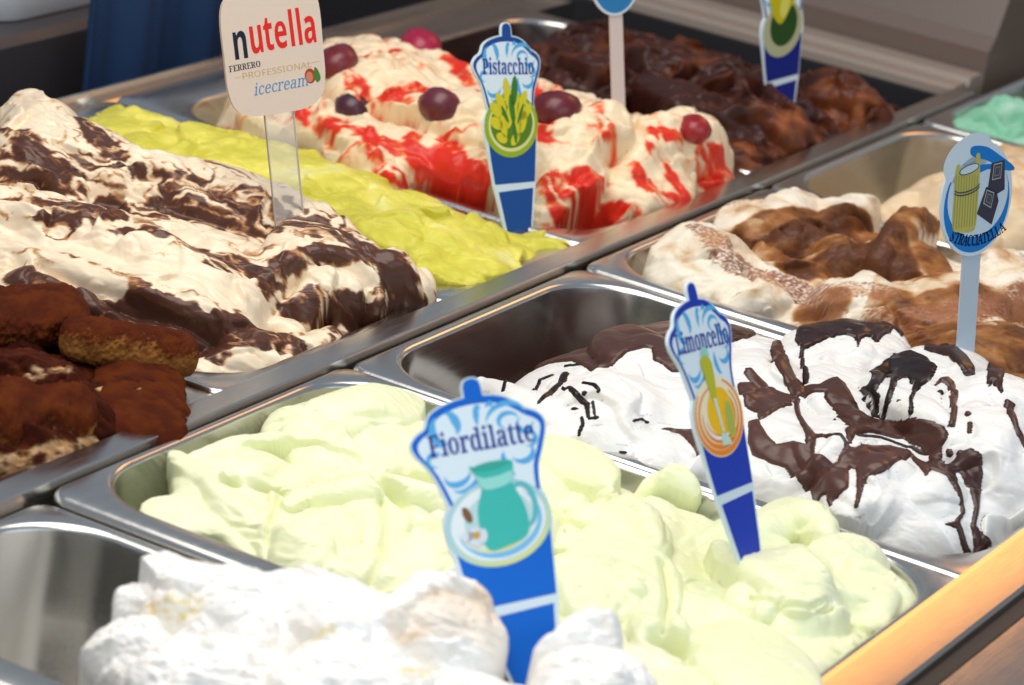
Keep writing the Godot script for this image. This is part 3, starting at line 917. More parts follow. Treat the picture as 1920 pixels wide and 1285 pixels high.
	f.sauce_line([338.6, -82.8, 0.64, 340.7, -91, 0.43], 1)
	f.sauce_line([288.4, -108.4, 0.71, 279, -121.1, 1.43, 277.8, -128.5, 1.14, 266.3, -136.2, 0.57], 1)
	f.sauce_line([251.9, -139.7, 0.43, 255.5, -138.4, 0.86, 259.6, -137.2, 0.71, 265, -133.2, 0.5], 1)
	f.sauce_line([280.7, -130.2, 0.43, 269.9, -137.8, 0.43], 1)
	f.sauce_line([266, -137.2, 0.71, 269.5, -139.8, 0.71], 1)
	f.sauce_line([270.7, -125.1, 0.86, 271.3, -126.2, 0.86], 1)
	f.sauce_line([281.6, -123.8, 0.93, 282.5, -124, 0.93], 1)
	f.sauce_line([290.3, -118.1, 0.5, 289.7, -125.3, 1.14, 286.2, -129.7, 0.86], 1)
	f.sauce_line([280, -155, 0.29, 287.1, -155.9, 0.79, 291.1, -158.4, 0.36], 1)
	f.sauce_line([259.1, -160.7, 0.5, 261.3, -162.6, 0.5], 1)
	f.sauce_poly([292.7, -164.6, 297.2, -168.4, 303.2, -177.5, 303, -182.9, 295.5, -190.4, 282.5, -195.9, 283.2, -191, 289.5, -182.6, 295.3, -174.8, 294.9, -169], 0.0)
	f.rough(7, [[1.4, 22.0, 20.0, 10.0, 1.6], [0.7, 70.0, 50.0, 6.0, 1.0], [0.35, 180.0, 60.0, 6.0, 1.2], [0.1, 400.0, 350.0, 0.0]])
	f.pits(150, 7)
	var o := serve("stracciatella_ice_cream", "white ice cream draped with poured dark chocolate")
	part("heap", mass(f, {"colours": [Color(0.84, 0.83, 0.81), Color(0.81, 0.79, 0.75)], "amp": 0.8, "fa": 20.0, "fb": 20.0}), cream(0.4, 0.12, 30.0, 0.1), o)
	var sauce := cream(0.34, 0.03, 60.0)
	sauce.clearcoat_enabled = true
	sauce.clearcoat = 0.12
	sauce.clearcoat_roughness = 0.2
	part("chocolate_sauce", poured(f, Color(0.085, 0.034, 0.024), Color(0.014, 0.007, 0.006), 0.0011), sauce, o)

func coffee() -> void:
	var f := Field.new(0.4798, -0.3685, 301, 375, 0.001, 0.55, 0.3, -0.055)
	f.slab(0.51, 0.749, -0.37, -0.035, 0.06, 0.004, -0.055)
	f.ells([553, -60.4, -10, 36, 36, 36, 0, 4, 0, 549.6, -92.1, -3, 40, 26, 15, 0, 4, 0, 676.7, -49.6, 2, 50, 22, 21, 0, 3, 0, 711.8, -74.3, 1.5, 34, 20, 19.5, 0, 3, 0, 644.3, -74.2, -0.5, 36, 26, 13.5, 0, 2, 0.7, 636, -110.4, -2, 36, 30, 18, 0, 2, 0.55, 588.1, -108.7, 1, 24, 20, 9, 0, 2, 0.4, 654.7, -137, -5, 36, 36, 27, 0, 2, 0.55, 561.5, -150.3, -9, 36, 17, 27, 20, 1.5, 0])
	f.path([620.7, -139.8, 6, 9, 649.4, -131.3, 16, 11, 679.9, -127.6, 24, 9, 707.7, -132.1, 16, 9], 1, 2, 0.6, 0.35)
	f.ells([535.3, -251.8, -0, 50, 40, 27, 0, 3, 0.55, 532.7, -218.8, -5, 40, 34, 21, 0, 2, 0.62, 591.2, -201.4, 7, 60, 34, 21, 10, 3, 0.3, 649.9, -210.2, 7, 50, 34, 27, 0, 3, 0.2, 568.3, -178.7, 5, 40, 30, 15, 0, 3, 0.4, 540.3, -234.7, -13, 60, 46, 36, 0, 3, 0.56, 528.3, -207.2, -16, 30, 30, 15, 0, 3, 0.45])
	f.dents([618.6, -79.9, 26, 14, -20, 7, 622.8, -133.3, 10, 18, 0, 10])
	f.folds(50, 38, 7, 1.6, 31)
	f.lap([524.1, -48.5, 10.6, 532, -60.2, 22.2, 543.6, -79, 21.8], 40, 26, 7, 0.6)
	f.lap([547.7, -136.7, 1.4, 539.5, -155.3, 13.8, 549.1, -180.2, 20.6], 40, 22, 8, 0.6)
	f.lap([544.7, -168.5, 21.4, 540.4, -197.9, 18.2, 547.8, -226.5, 25], 40, 30, 8, 0.6)
	f.lap([627.9, -46.9, 3.6, 641.9, -60, 14.8, 681.6, -79, 8.4], 60, 24, 6, 0.6)
	f.warp(2.5, 60, 4)
	f.mark([564.6, -39.7, 6, 550.1, -68, 10, 552.1, -96.6, 11, 561.1, -115, 9, 546, -137.7, 8, 541.5, -148.6, 5], 0.9)
	f.mark([545.7, -186.2, 8, 563.2, -208.4, 10, 631.3, -224.6, 10], 0.9)
	f.mark([557.1, -144.7, 8, 563.4, -164.7, 8], 0.7)
	f.mark([662.2, -19.2, 6, 912.7, 67.3, 6], 0.8)
	f.mark([541.3, -173.6, 9, 539.7, -189.2, 9], 0.8)
	f.streak([633.9, -49.9, 14, 656, -67.5, 20, 699.5, -85.4, 18], 0.75)
	f.streak([593.1, -98.7, 16, 633.4, -122, 16], 0.55)
	f.streak([543.3, -133, 10, 545.4, -142.3, 10], 0.5)
	f.streak([886.6, 89, 10, 898.4, 77.6, 10], 0.45)
	f.streak([968.9, 59.7, 6, 974.8, 40.5, 6], 0.35)
	f.streak([497.4, -224.7, 25, 540.2, -260.2, 25], 0.25)
	f.streak([546.1, -188.2, 14, 621.5, -223.5, 14], 0.3)
	f.streak([659.4, -120, 12, 631.6, -147.3, 12], 0.5)
	f.rough(8, [[3.0, 25.0, 25.0, 10.0], [1.0, 90.0, 80.0, 4.0], [0.4, 300.0, 300.0, 0.0]])
	f.pits(200, 8)
	var o := serve("coffee_ice_cream", "cream and coffee brown marbled ice cream")
	part("heap", mass(f, {"colours": [Color(0.88, 0.80, 0.66), Color(0.76, 0.58, 0.38), Color(0.40, 0.17, 0.05), Color(0.22, 0.08, 0.022), Color(0.11, 0.036, 0.012)], "amp": 0.7, "octaves": 5, "fa": 30.0, "fb": 30.0, "warp": 0.01, "mark": [Color(0.24, 0.07, 0.035), Color(0.42, 0.19, 0.11)], "mark_size": 420.0}), cream(0.5, 0.25), o)

func tan_cream() -> void:
	var f := Field.new(0.7298, -0.3165, 215, 231, 0.0014, 0.55, 0.3, -0.055)
	f.slab(0.764, 0.999, -0.33, -0.058, 0.03, 0.012, -0.06)
	f.slab(0.8, 0.97, -0.33, -0.075, 0.04, 0.022, -0.06)
	f.ells([776.7, -93.6, -15, 34, 26, 30, 0, 3, -1, 781, -120.9, -1, 36, 32, 30, 0, 3, -1, 786, -150.5, 8, 40, 34, 30, 0, 3, -1])
	f.folds(30, 40, 8, 1.5, 96)
	f.warp(3, 60, 5)
	f.rough(9, [[4.0, 25.0, 25.0, 10.0], [1.0, 90.0, 80.0, 4.0]])
	var o := serve("tan_ice_cream", "tan ice cream heaped behind the oval bucket sign")
	part("heap", mass(f, {"colours": [Color(0.82, 0.64, 0.42), Color(0.72, 0.48, 0.27), Color(0.34, 0.15, 0.05)], "amp": 1.1, "octaves": 4, "warp": 0.02, "fa": 30.0, "fb": 30.0}), cream(0.5, 0.25), o)

func mint() -> void:
	var f := Field.new(0.9798, -0.2665, 215, 195, 0.0014, 0.55, 0.3, -0.055)
	f.slab(1.02, 1.247, -0.3, -0.02, 0.04, -0.02, -0.06)
	f.ells([1026.4, -35.7, -34, 30, 26, 45, 0, 1.5, -1, 1027.9, -69, -33, 32, 28, 39, 0, 1.5, -1, 1111.8, -30.6, -23, 24, 22, 27, 0, 1.5, -1])
	f.folds(30, 25, 10, 1.5, 95)
	f.warp(3, 80, 6)
	f.rough(10, [[5.0, 35.0, 35.0, 10.0], [2.0, 90.0, 80.0, 4.0]])
	var o := serve("mint_ice_cream", "mint green ice cream at the far right edge")
	part("heap", mass(f, {"colours": [Color(0.30, 0.66, 0.46), Color(0.72, 0.90, 0.79)], "amp": 0.8, "fa": 30.0, "fb": 30.0}), cream(0.5, 0.25), o)

func swirl() -> void:
	var f := Field.new(0.1517, 0.0115, 291, 390, 0.0009, 0.55, 0.3, -0.055)
	f.slab(0.176, 0.38, 0.034, 0.37, 0.07, 0.026, -0.06)
	f.path([340.6, 283.4, 34, 24, 313.3, 257.2, 30, 30, 287.2, 239.5, 24, 28], 1, 4, -1, 0.35)
	f.path([310.1, 234.8, 24, 28, 328.9, 188.3, 22, 29, 351.5, 152, 18, 29, 356, 107.2, 17, 26, 357.8, 74.5, 7, 24, 358.7, 55.9, -2, 18], 0.95, 4, -1, 0.35)
	f.path([234.5, 234.2, 22, 18, 244.5, 205.1, 22, 19, 248.5, 164.3, 22, 20, 250.3, 118.5, 18, 20, 261.6, 90.4, 10, 19, 278.4, 80.6, 6, 14], 0.9, 1.5, -1, 0.35)
	f.path([258.8, 116.9, 12, 11, 287.3, 113.2, 16, 12, 295.9, 102.9, 14, 11], 1, 2, -1, 0.35)
	f.path([257.6, 79.5, 2, 11, 273.6, 77.6, 8, 13, 288.9, 81.2, 8, 10], 1, 1.2, -1, 0.35)
	f.path([196.9, 193.1, -4, 13, 204.9, 152.9, 0, 14, 213.9, 117.1, -2, 14, 228.6, 91.9, -10, 12], 1, 2, -1, 0.35)
	f.path([287.9, 80, 4, 9, 303.2, 78.3, 18, 12, 327.5, 70.7, 22, 13, 338.9, 56.5, 18, 13, 350.1, 43.2, 10, 13], 1, 1.0, -1, 0.35)
	f.path([295.4, 59.4, -4, 11, 311.9, 58.2, 8, 13, 322.9, 49.7, 8, 12, 319.5, 41.9, -6, 10], 1, 1.2, -1, 0.35)
	f.path([338.8, 42.3, -6, 10, 350.6, 42.2, 18, 11, 358.9, 38.4, 11, 12, 368.6, 36.9, -5, 10], 1, 1.2, -1, 0.35)
	f.path([368.4, 34.4, -9, 8, 379, 35.9, 4, 10, 382.5, 33.4, -4, 9], 1, 1.2, -1, 0.35)
	f.path([211.6, 61.5, -16, 12, 234.7, 50.7, -14, 13, 266.5, 37.8, -18, 12], 1, 2, -1, 0.35)
	f.path([271.6, 49, -12, 8, 283.1, 36.6, -8, 10, 305.5, 35.8, -21, 9], 1, 2, -1, 0.35)
	f.path([233.3, 75, -6, 12, 252.5, 68.1, -4, 13, 274.5, 55.6, -4, 12], 0.7, 2, -1, 0.35)
	f.folds(10, 42, 6, 1.4, 91)
	f.lap([210.3, 202.2, 17.2, 211.2, 145.2, 18.4, 212, 93.2, 18, 235.8, 64.6, 10.8, 266.3, 63.8, 13.2], 40, 26, 8, 0.6)
	f.lap([273.1, 67.7, 19.6, 295.9, 70.6, 28, 316.4, 63.9, 31.6, 335.7, 44.5, 26.8, 340.3, 35.7, 18.4], 50, 24, 7, 0.6)
	f.lap([284.1, 59.7, 6.2, 299.9, 50.4, 13, 312.7, 40.2, 3.8], 50, 20, 7, 0.6)
	f.lap([201.7, 62, -6.2, 223.6, 51.3, 0.6, 254.2, 38.1, -1.4], 40, 26, 6, 0.6)
	f.lap([282.7, 239.1, 56.2, 299.2, 225.3, 52.2, 307.5, 193.8, 48.2], 30, 26, 7, 0.6)
	f.warp(2.2, 60, 7)
	f.dents([264.4, 58.1, 9, 15, 40, 14, 212.5, 69.2, 10, 20, 60, 9, 317.2, 35.2, 7, 13, 40, 11, 350, 30.1, 7, 12, 40, 9])
	f.groove([216.6, 169.1, 209.7, 124.6, 218.6, 86, 226.2, 67.1], 9, 7)
	f.groove([271.5, 64.8, 288.1, 67.8, 312.5, 72.6], 6, 5)
	f.streak([291.5, 261.7, 16, 292.7, 232.6, 18, 314.1, 215.8, 18, 323.8, 189.7, 19, 342.2, 151.6, 18, 354.8, 116.8, 16, 347.9, 76.6, 14, 353.1, 54.9, 8], 0.62)
	f.streak([243.3, 226.3, 9, 259.3, 191.5, 10, 270.5, 153.2, 11, 279.1, 123.9, 10, 287.6, 101.5, 9, 289.4, 79.7, 6], 0.7)
	f.streak([373, 93.3, 7, 355.1, 56.4, 7, 353.4, 44.2, 7], 0.35)
	f.streak([279.3, 74.2, 3, 308, 80.6, 5, 332, 72.7, 5, 347.6, 54.8, 5, 351.5, 45.7, 4, 349.5, 40.1, 4], 1.5)
	f.streak([204, 177.1, 8, 202.1, 125.9, 9, 216.1, 94.5, 10, 221.8, 70.8, 9, 213.7, 54.7, 7], 1.4)
	f.streak([211.1, 73.1, 9, 234.4, 59.3, 13, 254, 45.5, 13, 255.5, 32.7, 9], 1.1)
	f.streak([288.6, 67.8, 10, 297.3, 61.8, 12, 302.4, 50.8, 10], 1.0)
	f.streak([320.7, 49.7, 5, 317.6, 40, 5], 1.2)
	f.streak([262.7, 36.8, 3.5, 247.3, 24, 3.5], 1.3)
	f.streak([326.5, 36.6, 7, 349.6, 31.3, 7, 364, 25.7, 7], 1.2)
	f.streak([360.4, 44, 5, 357, 33.3, 7, 354.4, 31, 7], 0.8)
	f.streak([275.9, 25.5, 5, 328.1, 34.4, 5], 1.2)
	f.streak([247.4, 195.1, 5, 247.3, 187.7, 9, 252.4, 182.6, 6], 1.3)
	f.streak([253.4, 158.1, 2.5, 264.6, 152.3, 2.5], 1.0)
	f.streak([266.8, 133.3, 2, 267.5, 131.7, 2], 1.2)
	f.streak([263.2, 106.9, 1.5, 269, 100.6, 3, 271.4, 91.8, 1.5], 0.7)
	f.streak([249, 124.6, 2, 256.2, 114.1, 2], 0.6)
	f.streak([229.3, 83.7, 2.5, 225.1, 78.7, 2.5], 0.9)
	f.streak([308.9, 204.3, 2, 312.1, 191.9, 2], 0.5)
	f.streak([364.9, 260.6, 4, 341.5, 229.2, 9, 340.4, 215.3, 6], 1.1)
	f.streak([326.2, 289.6, 5, 303, 248.1, 8, 297.2, 224.9, 6], 0.6)
	f.streak([330.2, 281, 14, 341, 262.9, 14], -0.8)
	f.streak([313.5, 211.6, 6, 324.5, 190.2, 6], -0.6)
	f.streak([236.5, 217.6, 12, 245.5, 169.9, 14, 245.3, 116.5, 14, 257.8, 83.5, 13, 274.8, 70.9, 10], -0.8)
	f.streak([295.1, 72.7, 7, 315.7, 73.2, 9, 325, 60.5, 9, 341.1, 49.6, 7], -0.9)
	f.streak([273.6, 31.1, 8, 284, 24, 8], -0.8)
	f.streak([201.9, 49.4, 8, 221.9, 39.7, 10, 238.4, 27.3, 8], -0.8)
	f.streak([340.8, 45.7, 8, 341.4, 34.9, 8], -0.6)
	f.streak([369, 27.3, 5, 369.3, 25.9, 5], -0.7)
	f.rough(11, [[2.5, 30.0, 12.0, 14.0, 1.5], [1.0, 120.0, 30.0, 10.0], [0.3, 300.0, 120.0, 0.0]])
	var o := serve("hazelnut_swirl_ice_cream", "cream ice cream swirled with glossy dark chocolate, in the back row")
	part("heap", mass(f, {"colours": [Color(0.86, 0.72, 0.53), Color(0.82, 0.64, 0.44), Color(0.50, 0.25, 0.10), Color(0.19, 0.075, 0.042), Color(0.085, 0.033, 0.023)], "amp": 1.5, "octaves": 4, "fa": 95.0, "fb": 7.0, "warp": 0.035, "hard": 1.5}), cream(0.3, 0.08), o)

func pistachio() -> void:
	var f := Field.new(0.3628, 0.0115, 189, 319, 0.0011, 0.55, 0.3, -0.055)
	f.slab(0.389, 0.541, 0.024, 0.37, 0.045, 0.01, -0.06)
	f.ells([445.6, 95.7, -2, 22, 20, 18, 0, 1.2, -1, 479, 75.3, -1.5, 26, 22, 13.5, 0, 1.2, -1, 453.2, 47.4, -3.5, 46, 30, 7.5, 0, 2, -1, 516.7, 44.1, -9, 34, 26, 9, 0, 2, -1, 493.5, 165, 2, 34, 34, 12, 0, 2, -1, 479.8, 243.1, 4.5, 40, 50, 13.5, 0, 2, -1, 492.2, 203.4, 2, 36, 30, 12, 0, 2, -1, 476.6, 289, 3, 36, 40, 9, 0, 2, -1])
	f.path([443.9, 112, 2, 8, 434.9, 90.9, 0, 9, 459.9, 88.5, 2, 9, 486.4, 102.1, 6, 8], 0.7, 1.2, -1, 0.35)
	f.path([465.3, 84.5, 2, 8, 471.5, 69.4, 0, 8, 492.3, 59.7, 0, 7], 0.7, 1.2, -1, 0.35)
	f.folds(60, 40, 7, 1.6, 71)
	f.lap([420.8, 97.8, 10.6, 418.6, 77.6, 9, 455.3, 81.2, 13], 50, 24, 7, 0.6)
	f.lap([442.6, 73.2, 13, 448.7, 52.4, 7.8, 477.2, 43.7, 5.8], 50, 24, 6, 0.6)
	f.lap([471.9, 189.4, 13, 468.3, 159.8, 13.4, 475.7, 137.7, 13], 40, 26, 6, 0.6)
	f.lap([457.2, 227, 17.4, 463.9, 207.7, 14.6, 467.4, 186.3, 13], 40, 26, 5, 0.6)
	f.lap([427.6, 42.7, 4.4, 441.1, 25.4, 3.2, 496.5, 28.1, -3.2], 40, 24, 5, 0.6)
	f.warp(3, 60, 8)
	f.rough(12, [[2.5, 24.0, 22.0, 12.0, 1.5], [0.9, 80.0, 60.0, 8.0, 1.0], [0.3, 200.0, 160.0, 0.0]])
	f.pits(120, 12)
	var o := serve("pistachio_ice_cream", "yellow green pistachio ice cream, low in its tub")
	part("heap", mass(f, {"colours": [Color(0.62, 0.58, 0.07), Color(0.78, 0.70, 0.12), Color(0.78, 0.78, 0.36)], "amp": 1.3, "fa": 20.0, "fb": 20.0}), cream(0.45, 0.15), o)

func cherry() -> void:
	var f := Field.new(0.5218, 0.0115, 256, 319, 0.0011, 0.55, 0.3, -0.055)
	f.slab(0.556, 0.77, 0.032, 0.345, 0.07, 0.04, -0.06)
	f.ells([663.9, 50.9, -0, 44, 36, 27, 0, 2, -1, 731.9, 46.5, -8, 34, 30, 27, 0, 2, -1, 616.8, 210.6, 31, 44, 44, 21, 0, 3, -1, 606.7, 139.8, 32, 40, 40, 18, 0, 3, -1, 567.9, 198.8, -0, 60, 26, 21, 60, 2, -1, 652.9, 96, 32, 34, 34, 18, 0, 3, -1])
	f.path([564.3, 269.1, 8, 16, 567.4, 213.6, 8, 18, 567.6, 157.6, 9, 18, 565.6, 109.8, 12, 16], 1, 2, -0.2, 0.35)
	f.path([578.2, 67.4, -10, 12, 601.6, 69.7, 16, 16, 630.5, 73.6, 34, 16, 648.4, 65.3, 40, 16], 1, 2, -0.2, 0.35)
	f.path([630.2, 47.1, -8, 12, 647.3, 44.8, 14, 14, 687.4, 49.7, 30, 16, 719.7, 42.6, 26, 18, 753.9, 40.2, 2, 16], 1, 2, -0.2, 0.35)
	f.folds(65, 44, 8, 1.6, 81)
	f.lap([552.2, 237.2, 20.8, 544.1, 191.1, 18.8, 550.3, 146.8, 14, 552.4, 101.7, 15.6], 40, 28, 9, 0.6)
	f.lap([597.9, 85.8, 37.2, 614.5, 77.6, 46.8, 633.3, 58, 50.4], 40, 28, 8, 0.6)
	f.lap([574.9, 59.9, 6.2, 594.4, 54, 17.8, 628.3, 53.8, 18.2], 40, 24, 7, 0.6)
	f.lap([578.2, 225.1, 41.4, 579.3, 193.1, 39, 574.8, 158.7, 41.8], 40, 28, 7, 0.6)
	f.lap([637, 36.1, 21.4, 673.4, 33.3, 25.8, 718.1, 27, 11.8], 40, 24, 7, 0.6)
	f.warp(3, 55, 9)
	f.streak([568, 247.1, 3.8, 561.6, 210.4, 6, 559, 176.5, 6.8, 566.2, 141.4, 6, 562.8, 108.2, 5.2], 0.72)
	f.streak([565.8, 193.2, 4.5, 545.6, 173.6, 4.5, 534.6, 162.7, 3], 0.72)
	f.streak([577.2, 168.8, 4.5, 564.3, 156.7, 4.5, 556.7, 150.4, 3], 0.72)
	f.streak([578.9, 144.1, 8, 567.9, 133, 8], 0.68)
	f.streak([572.6, 122.5, 9, 563.4, 106.6, 9], 0.68)
	f.streak([614.7, 243.3, 3, 603.1, 229, 6, 593.7, 216.3, 4.5], 0.72)
	f.streak([649.6, 250.1, 5, 701.5, 259.8, 5], 0.81)
	f.streak([591.6, 206.8, 5, 603.6, 199.1, 5, 627.7, 190.6, 5], 0.72)
	f.streak([599.7, 268.8, 4, 574.7, 235.6, 4], 0.72)
	f.streak([588.6, 73.1, 9, 587.4, 59.7, 13.5, 612.9, 53, 12], 0.77)
	f.streak([666.7, 89.1, 3.8, 648.1, 68.6, 5.2, 649.4, 51.4, 5.2, 644.4, 26.6, 4.5, 660.5, 15.7, 3.8], 0.68)
	f.streak([671.1, 47.1, 4.5, 672.2, 33.3, 5.2, 667.5, 13.2, 4.5], 0.68)
	f.streak([689.2, 56.3, 5, 699.7, 46.2, 5], 0.81)
	f.streak([715.2, 29, 8, 733.8, 18, 8], 0.81)
	f.streak([535.1, 155.7, 4.5, 559.3, 135.4, 6, 559.3, 104.4, 4.5], 0.72)
	f.streak([616.4, 42.4, 6, 621.1, 28.7, 6], 0.68)
	f.streak([734.4, 189.4, 5, 682.4, 139, 5, 619.3, 98, 5], 0.81)
	f.streak([609.7, 63.2, 6, 604.2, 54.3, 6], 0.72)
	f.streak([616.7, 45.5, 4, 620.4, 38.4, 4], 0.81)
	f.streak([720.2, 231.2, 5, 677.7, 188.5, 5], 0.72)
	f.streak([555.1, 213.6, 4, 550.6, 217.7, 4], 0.63)
	f.rough(13, [[4.0, 26.0, 22.0, 12.0, 1.5], [1.2, 90.0, 60.0, 8.0, 1.0], [0.3, 240.0, 200.0, 0.0]])
	f.pits(120, 13)
	var o := serve("cherry_ice_cream", "cream ice cream streaked with red cherry syrup")
	part("heap", mass(f, {"colours": [Color(0.92, 0.75, 0.51), Color(0.90, 0.60, 0.38), Color(0.85, 0.16, 0.05), Color(0.72, 0.035, 0.018)], "amp": 1.3, "octaves": 4, "fa": 55.0, "fb": 30.0, "warp": 0.04, "hard": 1.5}), cream(0.35, 0.15), o)

func chocolate() -> void:
	var f := Field.new(0.7548, 0.0075, 276, 283, 0.0012, 0.55, 0.3, -0.055)
	f.slab(0.787, 1.045, 0.026, 0.3, 0.05, 0.008, -0.06)
	f.ells([891.7, 149.4, 1, 44, 44, 33, 0, 2, -1, 888.4, 101.1, 0, 38, 36, 36, 0, 2, -1, 846.4, 49.7, -2, 50, 30, 30, 0, 2, -1, 980.9, 45.4, -30, 40, 34, 54, 0, 1.5, -1, 1020.8, 38.6, -36, 30, 24, 36, 0, 1.5, -1, 922, 39.7, -28, 60, 24, 27, 0, 2, -1, 826.7, 169.4, 3, 38, 34, 27, 0, 2, -1, 809.2, 79.8, 1, 40, 36, 24, 0, 2, -1, 797.9, 38.5, -16, 40, 20, 24, 0, 2, -1])
	f.folds(40, 46, 16, 1.4, 41)
	f.lap([772.2, 33.3, 4.4, 820.9, 24.9, 1.2, 904.3, 22.3, -8], 40, 30, 9, 0.6)
	f.lap([948.9, 58.9, 8.6, 957.8, 39.2, 16.2, 980.4, 18.5, 7.8], 40, 30, 10, 0.6)
	f.lap([814.9, 140.1, 17.2, 795.8, 97.7, 24, 796.6, 65.6, 24.8], 40, 34, 9, 0.6)
	f.lap([880.3, 75.3, 26.8, 855.1, 38.6, 29.2, 870.2, 26.8, 14.4], 60, 30, 8, 0.6)
	f.warp(4, 60, 10)
	f.streak([963.7, 64.2, 14, 967.9, 37.3, 16, 985.7, 16.8, 12], 0.45)
	f.streak([786.9, 33.9, 14, 847.9, 23.4, 16, 948.7, 26.5, 14], 0.35)
	f.streak([1009.8, 195.5, 10, 918.5, 130.5, 10], 0.3)
	f.streak([845.4, 59.2, 12, 854.4, 38.3, 12], 0.25)
	f.streak([835.4, 153.4, 16, 804.7, 94.9, 16], -0.3)
	f.rough(14, [[3.0, 26.0, 22.0, 14.0, 1.6], [1.2, 70.0, 60.0, 8.0, 1.2], [0.35, 200.0, 160.0, 0.0]])
	var o := serve("chocolate_ice_cream", "dark chocolate ice cream at the back right")
	part("heap", mass(f, {"colours": [Color(0.05, 0.013, 0.008), Color(0.15, 0.04, 0.016), Color(0.34, 0.105, 0.034)], "amp": 0.8, "fa": 30.0, "fb": 30.0}), cream(0.4, 0.2), o)

func tiramisu() -> void:
	var f := Field.new(-0.0803, 0.0015, 306, 390, 0.0009, 0.55, 0.3, -0.055)
	f.slab(-0.06, 0.15, 0.045, 0.37, 0.035, -0.008, -0.06)
	f.ells([141, 128, -10, 60, 30, 30, 0, 2, -1, 59.1, 55.2, -19, 46, 44, 39, 10, 1.5, -1, 117.2, 39.2, -22, 34, 34, 33, 0, 1.5, -1, 133.9, 83.9, -7, 40, 26, 15, 0, 2, -1])
	f.path([67.9, 82, 10, 16, 66.4, 61.5, 14, 18, 71.6, 46, 12, 18, 78.8, 34, 0, 16], 1, 2, -1, 0.35)
	f.path([27.6, 46.7, -12, 12, 40.9, 35.5, -8, 13, 75.3, 33.4, -10, 12, 101.5, 31.1, -8, 12], 1, 2, 0.0, 0.35)
	f.folds(60, 50, 6, 1.4, 97)
	f.warp(2, 60, 11)
	f.mark([70.3, 62.3, 3, 76.6, 57.6, 3, 82.9, 52.9, 3], 0.8)
	f.mark([110.1, 50, 4, 106.6, 41.8, 4], 0.8)
	f.mark([114.4, 33.6, 4, 117.6, 29.5, 4, 113.4, 20.9, 4], 0.9)
	f.mark([16.9, 39.6, 3, 29, 30.2, 5, 42.8, 22, 5, 61.8, 19.3, 3], 0.8)
	f.mark([15.1, 32, 3, 21.8, 24.5, 3, 33.1, 20.8, 3], 0.7)
	f.mark([128.3, 22.1, 4, 115.7, 9.5, 4], 0.9)
	f.mark([144.8, 108.8, 3, 157.2, 105, 3], 0.6)
	f.rough(15, [[4.0, 30.0, 26.0, 10.0, 1.5], [2.0, 80.0, 70.0, 6.0, 1.0], [0.9, 260.0, 240.0, 0.0], [0.4, 700.0, 700.0, 0.0]])
	var o := serve("tiramisu_ice_cream", "cocoa dusted tiramisu ice cream at the left")
	part("heap", mass(f, {"mark": [Color(0.62, 0.42, 0.24), Color(0.45, 0.24, 0.10)], "mark_size": 110.0, "colours": [Color(0.050, 0.010, 0.004), Color(0.12, 0.030, 0.010)], "amp": 0.8, "octaves": 5, "fa": 90.0, "fb": 90.0}), cream(0.8, 0.4), o)

const PALE := Color(0.66, 0.78, 0.86)
const CURL := Color(0.10, 0.42, 0.78)
const NAVY := Color(0.012, 0.035, 0.30)

